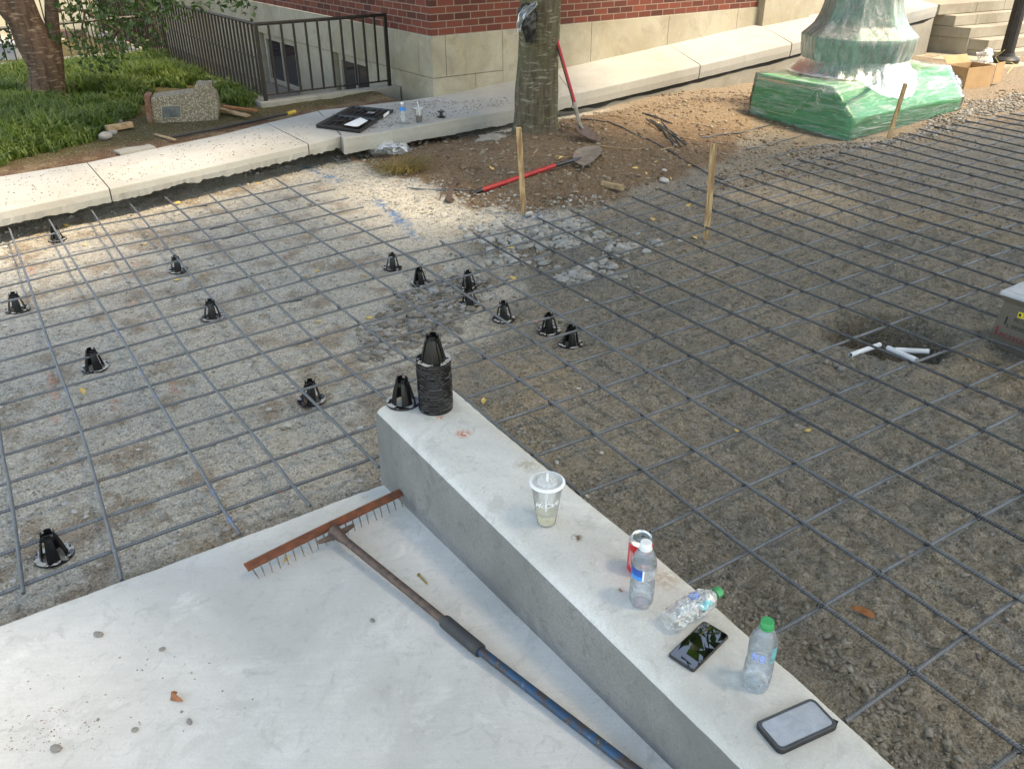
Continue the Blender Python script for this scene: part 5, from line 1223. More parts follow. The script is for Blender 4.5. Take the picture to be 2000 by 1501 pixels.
az = math.atan2(-p.y, -p.x)
link("script", wrap_text("Coca-Cola", .022, M['white'], "script", lambda z: .033, .060, az+.55, .35, 0, True), cn, loc=(0, 0, 0))
for k in range(4):
    vs = []; mb = MB()
    a_ = az-.62-.11*k; mb.box((.0330*math.cos(a_), .0330*math.sin(a_), .062-.004*(k % 2)), (.0006, .0007, .045+.01*(k % 2)), rz=a_); build("print_line", mb, M['white'], cn, loc=(0, 0, 0))
# crushed bottle lying down
pa, pb = at(1303, 1212, .372), at(1404, 1152, .382); ax = (pb-pa); Lb = ax.length; ax.normalize(); sx_ = ax.cross(Vector((0, 0, 1))).normalized(); uz = sx_.cross(ax)
cbt = empty("crushed_bottle", pa.copy(), "crushed empty plastic bottle with a green cap lying across the curb by the black phone", "bottle")
sc_ = Lb/.2
def lay(pr, n, fn, amp, seed):
    vs = []
    for (r_, z) in pr:
        for k in range(n):
            a = 2*math.pi*k/n; q = r_*(1+amp*mnoise.noise(Vector((math.cos(a)*1.6, math.sin(a)*1.6, z*38+seed)))+amp*.6*mnoise.noise(Vector((math.cos(a)*4, math.sin(a)*4, z*90+seed))))
            if fn: q *= fn(a, z)
            x_, y_ = q*math.cos(a), q*math.sin(a)*.84
            vs.append(pa+ax*z*sc_+(sx_*x_+uz*(y_-.004))*1.0)
    m_ = len(pr); fs = [(i*n+k, i*n+(k+1) % n, (i+1)*n+(k+1) % n, (i+1)*n+k) for i in range(m_-1) for k in range(n)]; return vs, fs
prb = [(0, .004), (.016, .002), (.026, 0), (.031, .008)]+[(.0325, .012+.003*i) for i in range(41)]+[(.031, .143), (.027, .155), (.022, .166), (.016, .177), (.0135, .184), (.0135, .188)]
mb = MB(); v_, f_ = lay(prb, 56, None, .24, 3); mb.add(v_, f_); build("bottle_wall", mb, M['petcrush'], cbt, smooth=True, auto=26)
mb = MB(); v_, f_ = lay([(.0165, .182), (.0165, .186), (.0145, .187), (.0150, .190), (.0150, .201), (.0135, .2045), (0, .205)], 40, lambda a, z: 1+.02*math.cos(a*36), 0, 0); mb.add(v_, f_); build("cap", mb, M['greencap'], cbt, smooth=True, auto=35)
def patch(z0, z1, a0, a1, mt):
    vs = []; k, m_ = 14, 8
    for i in range(m_+1):
        for j in range(k+1):
            z = z0+(z1-z0)*i/m_; a = a0+(a1-a0)*j/k; q = .0332*(1+.24*mnoise.noise(Vector((math.cos(a)*1.6, math.sin(a)*1.6, z*38+3)))+.144*mnoise.noise(Vector((math.cos(a)*4, math.sin(a)*4, z*90+3))))
            vs.append(pa+ax*z*sc_+(sx_*q*math.cos(a)+uz*(q*math.sin(a)*.84-.004)))
    mb = MB(); mb.add(vs, [(i*(k+1)+j, i*(k+1)+j+1, (i+1)*(k+1)+j+1, (i+1)*(k+1)+j) for i in range(m_) for j in range(k)]); build("label", mb, mt, cbt, smooth=True)
patch(.10, .14, .35, .95, cyn); patch(.095, .125, 1.5, 1.9, ltx); patch(.095, .125, 2.0, 2.35, ltx); patch(.10, .106, .25, .42, M['blackp'])
# phones
def rrect(w, h, r_, n=8):
    o_ = []
    for cx_, cy_, a0 in ((w/2-r_, h/2-r_, 0), (-w/2+r_, h/2-r_, 90), (-w/2+r_, -h/2+r_, 180), (w/2-r_, -h/2+r_, 270)):
        for k in range(n+1): a = R(a0+90*k/n); o_.append((cx_+r_*math.cos(a), cy_+r_*math.sin(a)))
    return o_
def ring_prism(mb, polys):
    """loft through (poly, z) rings and cap both ends"""
    n = len(polys[0][0]); vs = [(x, y, z) for pl, z in polys for x, y in pl]; m_ = len(polys)
    fs = [(i*n+k, i*n+(k+1) % n, (i+1)*n+(k+1) % n, (i+1)*n+k) for i in range(m_-1) for k in range(n)]+[tuple(reversed(range(n))), tuple(range((m_-1)*n, m_*n))]
    mb.add(vs, fs)
def phone(c, rz, w, h, th, label, rad, screen, case=None, border=.003):
    t_ = empty("phone", (c.x, c.y, .3418), label, "phone", rz=rz)
    mb = MB(); ring_prism(mb, [(rrect(w-.003, h-.003, rad), 0), (rrect(w, h, rad), .0022), (rrect(w, h, rad), th-.002), (rrect(w-.003, h-.003, rad), th)]); build("case" if case else "body", mb, case or M['blackp'], t_, loc=(0, 0, 0), smooth=True, auto=50)
    if case:
        mb = MB(); a, b = rrect(w-.004, h-.004, rad), rrect(w-border*2, h-border*2, rad*.75); n = len(a)
        vs = [(x, y, th+.0003) for x, y in a]+[(x, y, th+.0018) for x, y in [(p_[0]*.985, p_[1]*.99) for p_ in a]]+[(x, y, th+.0018) for x, y in b]+[(x, y, th+.0002) for x, y in b]
        mb.add(vs, [(i*n+k, i*n+(k+1) % n, (i+1)*n+(k+1) % n, (i+1)*n+k) for i in range(3) for k in range(n)]); build("case_rim", mb, mat_simple("case_grey", (.07, .075, .085, 1), None, .5), t_, loc=(0, 0, 0), smooth=True, auto=50)
    mb = MB(); ring_prism(mb, [(rrect(w-border*2, h-border*2, rad*.75), th-.001), (rrect(w-border*2, h-border*2, rad*.75), th+.0006)]); build("screen", mb, screen, t_, loc=(0, 0, 0))
    return t_
t = NT("black_glass"); M['bglass'] = t.done(t.bsdf((.004, .004, .005, 1), .015, 0, None, Specular_IOR_Level=1.0, Coat_Weight=1.0, Coat_Roughness=.01))
t = NT("sky_tinted_glass"); v = t.coord(); n = t.noise(v, 30, 5, .6, 1); M['sky_glass'] = t.done(t.bsdf(t.mix(t.mapr(n, .4, .62), (.58, .61, .68, 1), (.68, .71, .78, 1)), t.mapr(t.noise(v, 45, 3), .3, .7, .05, .25), .45, None, Specular_IOR_Level=1.0))  # sky reflection put into the screen's base colour
q = [at(x, y, .350) for x, y in ((1378, 1206), (1426, 1240), (1350, 1314), (1305, 1277))]; c = sum(q, Vector())/4; d = ((q[0]+q[1])-(q[2]+q[3])).normalized()
phone(c, math.atan2(d.y, d.x)-math.pi/2, .075, .158, .0085, "thin black phone with a dark glossy screen touching the crushed bottle", .008, M['bglass'])
q = [at(x, y, .352) for x, y in ((1479, 1405), (1583, 1366), (1636, 1415), (1526, 1473))]; c = sum(q, Vector())/4; d = ((q[1]+q[2])-(q[0]+q[3])).normalized()
ph2 = phone(c, math.atan2(d.y, d.x)-math.pi/2, .086, .166, .0125, "phone in a thick black case with a bright reflecting screen, nearest the camera", .014, M['sky_glass'], mat_simple("case_black", (.012, .012, .014, 1), None, .6), .0085)
mb = MB(); mb.box((.030, .082, .010), (.012, .010, .003), rz=.5); build("port_flap", mb, M['blackp'], ph2, loc=(0, 0, 0))

# ------------------------------------------------------------------ rake
ra, rb_ = at_slab(480, 1107, .053), at_slab(783, 960, .053); rd = (rb_-ra).normalized(); rn = Vector((rd.y, -rd.x, 0)); rc = ra.lerp(rb_, .555)
rk = empty("rake", Vector((rc.x, rc.y, 0)), "rusty landscaping rake with a long blue handle lying on the slab", "rake")
mb = MB(); n = 60; vs = []; ring = [(-.014, 0), (-.014, .006), (-.009, .0075), (-.004, .004), (.001, .0055), (.012, .001), (.015, -.006), (.012, -.012), (.009, -.005), (-.009, -.003)]
for i in range(n+1):
    p = ra.lerp(rb_, i/n)+rn*.012*math.sin(math.pi*i/n)*-.3
    for x_, z_ in ring: vs.append(p+rn*(x_+.0006*mnoise.noise(Vector((i*.8, x_*90, 0))))+Vector((0, 0, z_+.0006*mnoise.noise(Vector((i*.8, x_*90, 7))))))
m_ = len(ring); mb.add(vs, [(i*m_+k, (i+1)*m_+k, (i+1)*m_+(k+1) % m_, i*m_+(k+1) % m_) for i in range(n) for k in range(m_)]+[tuple(range(m_)), tuple(reversed(range(n*m_, n*m_+m_)))])
build("head_bar", mb, M['rust'], rk, smooth=True, auto=30)
nt = 21
for i in range(nt):
    t_ = (i+.55)/nt; p = ra.lerp(rb_, t_)+rn*.011+Vector((0, 0, -.008)); lean = Vector((random.uniform(-.003, .003), 0, 0))+rn*.016+rd*(.012 if i == 0 else random.uniform(-.002, .002))
    mb = MB(); q2 = p+lean; mb.tube([p, p.lerp(q2, .5)+Vector((0, 0, -.022)), Vector((q2.x, q2.y, slab_z(q2)+.002))], [.0027, .0025, .0012], 7); build("tine", mb, M['tine'], rk, smooth=True)
def hz_(px, py, z): return at(px, py, z)
h0, h1, h2, h3 = at_slab(656, 1040, .052), at_slab(868, 1212, .030), at_slab(939, 1271, .028), at_slab(1238, 1501, .018)
mb = MB(); mb.tube([h0+(h1-h0)*-.02, h0+(h1-h0)*.05, h0+(h1-h0)*.11, h1], [.024, .018, .0135, .0130], 20); build("socket_tube", mb, M['rustpipe'], rk, smooth=True, auto=60)
mb = MB(); e0 = h0-rd*.07; e1 = h0+rd*.07; mb.tube([e0+Vector((0, 0, -.004)), e0.lerp(e1, .5)+rn*.012+Vector((0, 0, -.001)), e1+Vector((0, 0, -.004))], [.007, .014, .007], 12); build("head_brace", mb, M['rustpipe'], rk, smooth=True, auto=60)
mb = MB(); mb.tube([h1, h1.lerp(h2, .04), h1.lerp(h2, .6), h2.lerp(h1, .02), h2], [.0195, .021, .0205, .0205, .0185], 24); build("rubber_sleeve", mb, M['rubber'], rk, smooth=True, auto=50)
mb = MB(); mb.tube([h2-(h2-h1)*.1, h2.lerp(h3, .5), h3, h3+(h3-h2)*.8], [.0135]*4, 20)
t = NT("chipped_blue_pipe"); v = t.coord(); nn1 = t.noise(v, 28, 6, .7, .6); c_ = t.mix(t.mapr(t.noise(v, 4, 2), .3, .7), (.012, .045, .10, 1), (.02, .075, .15, 1)); c_ = t.mix(t.mapr(nn1, .47, .55), c_, (.06, .045, .04, 1)); c_ = t.mix(t.mapr(t.noise(v, 60, 3), .62, .7, 0, .6), c_, (.3, .28, .25, 1))
bpm = t.done(t.bsdf(c_, .45, .2, t.bump(nn1, .4, .002)))
build("handle", mb, bpm, rk, smooth=True, auto=60)
# ------------------------------------------------------------------ shovels
def blade(mb, pts, zc, th=.003, dish=.02):
    c = sum(pts, Vector())/len(pts); n = len(pts)
    for s_ in (0, 1):
        vs = []; 
        for f, dz in ((1, 0), (.7, -.6), (.35, -.9)):
            vs += [c.lerp(p, f)+Vector((0, 0, dish*dz-s_*th)) for p in pts]
        vs.append(c+Vector((0, 0, -dish-s_*th)))
        fs = [(i*n+k, i*n+(k+1) % n, (i+1)*n+(k+1) % n, (i+1)*n+k) for i in range(2) for k in range(n)]+[(2*n+k, 2*n+(k+1) % n, 3*n) for k in range(n)]
        mb.add(vs, fs)
z1 = gh(*at(1145, 300, -.02)[:2])+.045
bp = [at(x, y, z1) for x, y in [(1118, 312), (1120, 301), (1124.5, 293), (1140, 287), (1157, 284), (1168, 284), (1175, 288), (1176, 295), (1171, 303), (1157, 316), (1141, 324), (1130, 320)]]
s1 = empty("shovel", bp[0].copy(), "red handled shovel lying on the bare mound with its blade to the right", "shovel")
mb = MB(); blade(mb, bp, z1, dish=.022); build("blade", mb, M['steel'], s1, smooth=True, auto=60)
def gz(px, py, r_): p = at(px, py, -.1); p = at(px, py, gh(p.x, p.y)+r_); return p
a, b, c, d = gz(920, 378, .02), gz(942, 371, .021), at(1084, 323, z1-.01), at(1124, 312, z1+.002)
mb = MB(); mb.tube([b, c], [.021, .0195], 16); build("handle", mb, M['redhandle'], s1, smooth=True, auto=50)
mb = MB(); mb.tube([a-(b-a)*.0, a.lerp(b, .2), a.lerp(b, .3), b], [.026, .026, .020, .022], 16); build("grip", mb, M['blackp'], s1, smooth=True, auto=50)
mb = MB(); mb.tube([c, c.lerp(d, .3), d, d.lerp(at(1140, 305, z1-.01), .7)], [.0215, .019, .017, .006], 16); build("socket", mb, M['blackp'], s1, smooth=True, auto=50)
tipb, nk = at(1172, 278, gh(*at(1172, 278, -.03)[:2])+.012), on(1131, 240, at(1131, 250, .0).y)
nk = on(1131, 241, tipb.y+.12); s2 = empty("shovel", tipb.copy(), "shovel with a red and black handle leaning against the right side of the tree", "shovel")
hp, hq = on(1122, 200, tipb.y+.16), on(1078, 45, tipb.y+.42)
lft = on(1120, 247, tipb.y+.10); vs = []; mb = MB()
bl = [on(1131, 243, tipb.y+.14), on(1123, 250, tipb.y+.02), on(1132, 262, tipb.y-.04), on(1150, 272, tipb.y-.04), tipb, on(1166, 267, tipb.y+.08), on(1150, 252, tipb.y+.17), on(1140, 244, tipb.y+.18)]
cb_ = sum(bl, Vector())/len(bl)+Vector((-.02, .01, -.02)); k = len(bl)
mb.add(bl+[cb_]+[p+Vector((.003, .002, .004)) for p in bl]+[cb_+Vector((.003, .002, .004))], [(i, (i+1) % k, k) for i in range(k)]+[(k+1+(i+1) % k, k+1+i, 2*k+1) for i in range(k)]); build("blade", mb, M['rustpipe'], s2, smooth=True, auto=60)
mb = MB(); mb.tube([on(1138, 252, tipb.y+.08), nk, hp], [.012, .019, .020], 14); build("socket", mb, M['steel'], s2, smooth=True, auto=50)
mb = MB(); mb.tube([hp, hq], [.0175, .0165], 14); build("handle", mb, M['redhandle'], s2, smooth=True, auto=50)
mb = MB(); o_ = Vector((-.012, -.006, 0)); mb.tube([hp+o_, hq+o_], [.010, .009], 10); build("grip_strip", mb, M['blackp'], s2, smooth=True, auto=50)
# ------------------------------------------------------------------ stakes
for (bx2, by2, tx, ty, dy, lb) in ((1023, 418, 1013, 249, 0, "raw wooden stake in front of the tree, driven beside blue paint marks"), (1379, 470, 1394, 281, 0, "tallest raw wooden stake, standing among the rods in the middle right"), (1739, 260, 1769, 163, -.02, "raw wooden stake leaning right in front of the green wrapped base")):
    p = at(bx2, by2, GZ if dy == 0 else -.1); q = on(tx, ty, p.y-.01+dy); d = (q-p); w_, t2 = .021, .011; dn = d.normalized(); sx_ = dn.cross(Vector((0, 1, 0))).normalized(); sy_ = sx_.cross(dn)
    mb = MB(); vs = []
    for i in range(13):
        c = (p-dn*.08).lerp(q, i/12)+sx_*.002*mnoise.noise(Vector((i*.7, bx2, 0)))
        tp_ = .93 if i == 12 else 1
        for (u_, v_) in ((-1, -1), (1, -1), (1, 1), (-1, 1)): vs.append(c+sx_*u_*w_*tp_+sy_*v_*t2*tp_)
    mb.add(vs, [(i*4+k, i*4+(k+1) % 4, (i+1)*4+(k+1) % 4, (i+1)*4+k) for i in range(12) for k in range(4)]+[(3, 2, 1, 0), (48, 49, 50, 51)])
    t_ = mb.mesh("wooden_stake", M['stake'], bevel=.002); o = link("wooden_stake", t_); tag(o, lb, "stake")
# ------------------------------------------------------------------ utility box and pipes
uc = at(1925, 671, GZ); gA = Vector((.564, -.826, 0)); gB = Vector((.79, .613, 0)); gB = Vector((.826, .564, 0))
ub = empty("utility_box", Vector((uc.x, uc.y, GZ)), "grey polymer concrete utility box with a lid at the right edge", "box")
M['boxside'] = mat_concrete("box_side", (.15, .128, .10, 1), (.09, .075, .058, 1), .8, .8); M['boxlid'] = mat_concrete("box_lid", (.50, .51, .54, 1), (.38, .38, .40, 1), .5, .6)
def ubp(a, b, z): p = uc+gA*a+gB*b; return Vector((p.x, p.y, z))
wA, wB, hT = .46, .34, .315
mb = MB(); b0, b1 = GZ-.02, GZ+hT-.055
mb.hexa([ubp(-.005, -.005, b0), ubp(wA, -.005, b0), ubp(wA, wB, b0), ubp(-.005, wB, b0)], [ubp(.02, .02, b1), ubp(wA-.02, .02, b1), ubp(wA-.02, wB-.02, b1), ubp(.02, wB-.02, b1)])
build("box_body", mb, M['boxside'], ub, bevel=.008)
mb = MB(); mb.hexa([ubp(.012, .012, b1+.001), ubp(wA-.012, .012, b1+.001), ubp(wA-.012, wB-.012, b1+.001), ubp(.012, wB-.012, b1+.001)], [ubp(-.003, -.003, b1+.030), ubp(wA+.003, -.003, b1+.030), ubp(wA+.003, wB+.003, b1+.030), ubp(-.003, wB+.003, b1+.030)]); build("collar", mb, M['boxside'], ub, bevel=.005)
mb = MB(); mb.hexa([ubp(-.006, -.006, b1+.031), ubp(wA+.006, -.006, b1+.031), ubp(wA+.006, wB+.006, b1+.031), ubp(-.006, wB+.006, b1+.031)], [ubp(-.006, -.006, b1+.055), ubp(wA+.006, -.006, b1+.055), ubp(wA+.006, wB+.006, b1+.055), ubp(-.006, wB+.006, b1+.055)])
ul = build("lid", mb, M['boxlid'], ub, bevel=.010)
mb = MB(); mb.hexa([ubp(.022, .022, b1+.0555), ubp(wA-.022, .022, b1+.0555), ubp(wA-.022, wB-.022, b1+.0555), ubp(.022, wB-.022, b1+.0555)], [ubp(.024, .024, b1+.059), ubp(wA-.024, .024, b1+.059), ubp(wA-.024, wB-.024, b1+.059), ubp(.024, wB-.024, b1+.059)]); build("lid_panel", mb, M['boxlid'], ul, loc=(0, 0, 0), bevel=.002)
ink = mat_simple("black_ink", (.012, .011, .011, 1), (.04, .035, .03, 1), .8, 0, 90); redink = mat_simple("red_ink", (.26, .012, .015, 1), (.2, .03, .03, 1), .8, 0, 90); yel = mat_simple("yellow_sticker", (.75, .6, .02, 1), None, .5)
def face_pt(a, z): f = (z-b0)/(b1-b0); return ubp(a, -.005+.025*f, z)-gB*.0012
def face_text(s_, size, a0, z0, mt, nm_, wide=1.0):
    me = text_mesh(s_, size, mt)
    for v in me.vertices: v.co = face_pt(a0+v.co.x*wide, z0+v.co.y)
    link(nm_, me, ub)
face_text("PC1212", .026, .098, GZ+.170, ink, "print"); face_text("L 093023", .030, .070, GZ+.128, ink, "print", 1.1); face_text("PC1212280", .036, .050, GZ+.068, redink, "print", 1.1)
mb = MB(); mb.quad(face_pt(.108, GZ+.198), face_pt(.26, GZ+.198), face_pt(.26, GZ+.228), face_pt(.108, GZ+.228)); build("sticker", mb, yel, ub)
mb = MB(); 
for (a, w_, z0, z1_) in ((.133, .05, GZ+.217, GZ+.222), (.133, .05, GZ+.207, GZ+.210), (.20, .03, GZ+.203, GZ+.224), (.112, .013, GZ+.204, GZ+.222)): mb.quad(*[q-gB*.0006 for q in (face_pt(a, z0), face_pt(a+w_, z0), face_pt(a+w_, z1_), face_pt(a, z1_))])
build("sticker_mark", mb, ink, ub)
mb = MB(); mb.quad(face_pt(.055, GZ+.14), face_pt(.066, GZ+.14), face_pt(.066, GZ+.185), face_pt(.058, GZ+.185)); build("stain", mb, ink, ub)
mb = MB(); mb.quad(face_pt(.028, GZ+.07), face_pt(.038, GZ+.07), face_pt(.036, GZ+.12), face_pt(.026, GZ+.12)); build("stain", mb, redink, ub)
for i, (a, b, za, zb, lb) in enumerate((((1661, 693), (1718, 673), -.115, -.13, "short white pipe at the left side of the little pit"), ((1734, 679), (1790, 703), -.125, -.10, "short white pipe in the middle of the little pit, crossing another"), ((1748, 683), (1814, 686), -.135, -.13, "short white pipe lying behind the crossing one at the right of the pit"))):
    P0_, P1_ = at(*a, za), at(*b, zb); mb = MB(); d_ = (P1_-P0_).normalized(); mb.tube([P0_, P1_], .0135, 20, caps=False); mb.tube([P1_, P0_], .0112, 20, caps=False)
    for q_, s_ in ((P0_, 1), (P1_, -1)): mb.tube([q_, q_+d_*s_*.0005, q_+d_*s_*.02], [.0135, .0112, .0108], 20, caps=False)
    tag(build("pvc_pipe", mb, M['pvc'], smooth=True, auto=60), lb, "pipe", "short white pipes in the pit")
# ------------------------------------------------------------------ things on the far sidewalk and soil bed
tc = empty("tool_case", at(618, 250, .1), "open black plastic tool case lying flat on the far sidewalk", "case")
def tray(name, px, z0, hgt, inner=.02):
    P_ = [at(x, y, z0+hgt) for x, y in px]; c = sum(P_, Vector())/4; mb = MB()
    out_b = [Vector((p.x, p.y, z0)).lerp(Vector((c.x, c.y, z0)), .02) for p in P_]; out_t = P_
    inn = [p.lerp(c, .07) for p in P_]; inb = [Vector((p.x, p.y, z0+hgt*.35)) for p in [q.lerp(c, .1) for q in P_]]
    vs = out_b+out_t+inn+inb; fs = [(0, 3, 2, 1)]+[(i, (i+1) % 4, 4+(i+1) % 4, 4+i) for i in range(4)]+[(4+i, 4+(i+1) % 4, 8+(i+1) % 4, 8+i) for i in range(4)]+[(8+i, 8+(i+1) % 4, 12+(i+1) % 4, 12+i) for i in range(4)]+[(12, 13, 14, 15)]
    mb.add(vs, fs)
    for k in range(1, 7):
        f = k/7; a_ = inb[0].lerp(inb[1], f); b_ = inb[3].lerp(inb[2], f); mb.tube([a_+Vector((0, 0, .006)), b_+Vector((0, 0, .006))], .008, 6)
    for f, g in ((.3, .5), (.7, .3), (.55, .75)):
        q = inb[0].lerp(inb[1], f).lerp(inb[3].lerp(inb[2], f), g); mb.box((q.x, q.y, q.z+.012), (.09, .05, .02), rz=.5)
    return build(name, mb, M['blackp'], tc, bevel=.004)
tray("case_base", [(616, 243), (703, 254), (738, 231), (656, 222)], .101, .034)
tray("case_lid", [(657, 221), (739, 230), (769, 214), (688, 206)], .101, .028)
mb = MB(); mb.box(tuple((at(616, 243, .13)+at(703, 254, .13))/2), (.16, .03, .025), rz=math.atan2((at(703, 254, .1)-at(616, 243, .1)).y, (at(703, 254, .1)-at(616, 243, .1)).x)); build("latch", mb, M['blackp'], tc)
pz = .160; mb = MB(); q = [at(x, y, pz) for x, y in ((672, 244), (690, 247), (700, 247), (718, 236), (704, 230), (697, 233))]
mb.add(q+[p+Vector((0, 0, .003)) for p in q], [tuple(range(6)), tuple(range(11, 5, -1))]+[(i, (i+1) % 6, 6+(i+1) % 6, 6+i) for i in range(6)]); tag(build("paper_sheet", mb, M['paper']), "white paper sheet lying in the open black case", "paper")
mb = MB(); q = [at(x, y, .164) for x, y in ((692, 242), (694, 243), (708, 236), (706, 235))]; mb.add(q, [(0, 1, 2, 3)]); 
mb2 = MB(); a_, b_ = at(747, 230, .12), at(758, 222, .12); nl = (b_-a_).normalized().cross(Vector((0, 0, 1)))*.012; mb2.quad(a_+nl, b_+nl, b_+nl+Vector((0, 0, .03)), a_+nl+Vector((0, 0, .03))); build("sticker", mb2, M['paper'], tc)
mb2 = MB(); mb2.quad(*[at(x, y, .150) for x, y in ((716, 221), (729, 222), (733, 219), (720, 217.5))]); build("sticker", mb2, sil, tc)
p = at(862, 229, .1); mb = MB(); mb.lathe([(0, 0), (.042, 0), (.042, .008), (.018, .012), (.016, .045), (.036, .05), (.036, .058), (0, .058)], 24, (p.x, p.y, .101)); tag(build("spool", mb, M['blackp'], smooth=True, auto=40), "small black plastic spool right of the red drink cup", "spool")
# aggregate block
ba, bb = at(296, 241, .075), at(427, 234, .075); bd = (bb-ba).normalized(); bn = Vector((-bd.y, bd.x, 0))
def bf(px, py, o=0): return onplane(px, py, ba, bn)+bn*o
agg = empty("aggregate_block", ba.copy(), "fallen exposed aggregate concrete block with a metal plate at the edge of the grass", "block")
t = NT("exposed_aggregate"); v = t.coord(); vc = t.voro(v, 70, "Color"); s_ = t.n("ShaderNodeSeparateColor"); t.l(vc, s_.inputs[0]); vd = t.voro(v, 70, "Distance")
ca = t.mix(s_.outputs[0], (.22, .18, .125, 1), (.46, .41, .31, 1)); ca = t.mix(t.mapr(vd, .3, .6), ca, (.16, .13, .09, 1)); M['agg'] = t.done(t.bsdf(ca, .9, 0, t.bump(t.mapr(vd, 0, .6, 1, 0), .8, .006)))
outl = [(296, 243), (294, 192), (378, 181), (379, 170), (384, 166), (405, 168), (412, 179), (420, 186), (425, 198), (427, 215), (426, 238)]
fr3 = [bf(*q) for q in outl]; bk3 = [p+bn*.30 for p in fr3]; mb = MB(); k = len(fr3); mb.add(fr3+bk3, [tuple(range(k)), tuple(reversed(range(k, 2*k)))]+[(i, i+k, (i+1) % k+k, (i+1) % k) for i in range(k)]); build("block_body", mb, M['agg'], agg, bevel=.01)
pl_ = [bf(316, 231, -.006), bf(355, 229, -.006), bf(353, 205, -.006), bf(314, 207, -.006)]; mb = MB(); mb.hexa([p+bn*.02 for p in pl_], pl_); mt_ = M['cream']; build("plate_frame", mb, M['stone'], agg)
c_ = sum(pl_, Vector())/4; pl2 = [p.lerp(c_, .09)-bn*.004 for p in pl_]; mb = MB(); mb.hexa([p+bn*.01 for p in pl2], pl2); build("plate", mb, mat_simple("dull_plate", (.07, .08, .085, 1), (.15, .16, .16, 1), .35, .5, 12), agg)
bdp = [bf(288, 238, -.01), bf(299, 241, -.03), bf(292, 188, -.02), bf(281, 186, -.01)]; mb = MB(); mb.hexa([p+bn*.22 for p in bdp], bdp); tag(build("end_board", mb, mat_simple("red_brown_board", (.15, .06, .035, 1), (.25, .16, .1, 1), .9, 0, 12)), "weathered red brown board leaning on the left end of the aggregate block", "board")
mb = MB(); P_ = [at(335, 268, .10), at(420, 252, .10), at(500, 235, .10), at(563, 222, .11)]; mb.tube(P_, .013, 10); bpz = tag(build("black_pipe", mb, M['blackp'], smooth=True, auto=50), "long thin black pipe with a yellow tip lying in the soil behind the sidewalk", "pipe")
mb = MB(); mb.tube([at(561, 222.5, .11), at(576, 218, .112)], .019, 10); build("yellow_tip", mb, mat_simple("yellow_plastic", (.65, .42, .04, 1), None, .5), bpz, loc=(0, 0, 0), smooth=True)
def plank(a, b, w_, th, z, mat, label, name="wood_scrap", cat="wood scrap", group=None):
    A_, B_ = at(*a, z), at(*b, z); d = (B_-A_).normalized(); s_ = Vector((-d.y, d.x, 0))*w_/2; mb = MB(); n = 6; vs = []
    for i in range(n+1):
        c = A_.lerp(B_, i/n)+Vector((0, 0, .006*mnoise.noise(Vector((a[0], i*.9, 0))))); k_ = 1+.25*mnoise.noise(Vector((a[0]*.1, i*1.3, 4)))
        vs += [c-s_*k_-Vector((0, 0, th/2)), c+s_*k_-Vector((0, 0, th/2)), c+s_*k_*.9+Vector((0, 0, th/2)), c-s_*k_*.9+Vector((0, 0, th/2))]
    mb.add(vs, [(i*4+k, i*4+(k+1) % 4, (i+1)*4+(k+1) % 4, (i+1)*4+k) for i in range(n) for k in range(4)]+[(3, 2, 1, 0), (4*n, 4*n+1, 4*n+2, 4*n+3)])
    return tag(build(name, mb, mat, bevel=.002), label, cat, group)
plank((303, 262), (342, 273), .03, .012, .10, M['wood'], "thin wood lath beside the end of the black pipe")
plank((207, 251), (258, 243), .07, .05, .12, M['wood'], "broken yellow wood block in the grass, left of the aggregate block")
plank((228, 298), (298, 286), .16, .02, .085, M['walk2'], "thin flat concrete slab half buried beside the sidewalk", "concrete_piece", "concrete piece")
plank((425, 212), (485, 226), .06, .02, .12, M['wood'], "weathered plank in the soil right of the aggregate block")
plank((438, 208), (500, 216), .04, .02, .11, M['brownleaf'], "second brown plank in the soil right of the aggregate block")
plank((1176, 358), (1217, 367), .045, .04, gh(*at(1195, 362, -.05)[:2])+.03, M['wood'], "short split wood chunk lying at the foot of the mound")
plank((640, 285), (668, 288), .10, .02, -.10, M['wood'], "small orange wood chip under the sidewalk edge") if False else None
mb = MB(); q = [gz(681, 300, .02), gz(684, 314, .01), gz(702, 313, .01)]; mb.add([q[0], q[1], q[2]]+[p-Vector((0, 0, .02)) for p in q], [(0, 1, 2), (5, 4, 3), (0, 3, 4, 1), (1, 4, 5, 2), (2, 5, 3, 0)]); tag(build("tile_shard", mb, mat_simple("terracotta", (.5, .28, .16, 1), None, .9)), "triangular orange tile shard below the sidewalk corner", "shard")
P_ = [gz(894, 352, .02), gz(884, 364, .03), gz(879, 377, .03), gz(876, 389, .03), gz(882, 392, .02)]; mb = MB(); mb.tube(P_, [.016, .018, .022, .030, .026], 12); tag(build("pipe_elbow", mb, M['rustpipe'], smooth=True, auto=50), "muddy brown pipe elbow lying on the gravel left of the shovel grip", "pipe")
p = at(762, 298, -.1); crumple("plastic_wrapper", (p.x, p.y, -.06), (.19, .10, .07), M['film2'], 9, label="crumpled clear plastic wrapper under the sidewalk edge", cat="wrapper", amp=.4)
p = at(975, 272, -.05); crumple("plastic_sheet", (p.x, p.y, -.06), (.24, .16, .05), mat_simple('dusty_sheet', (.24, .21, .17, 1), (.33, .3, .26, 1), .7, 0, 12), 19, label="dusty grey plastic sheet bunched at the left foot of the tree", cat="plastic sheet", amp=.3)
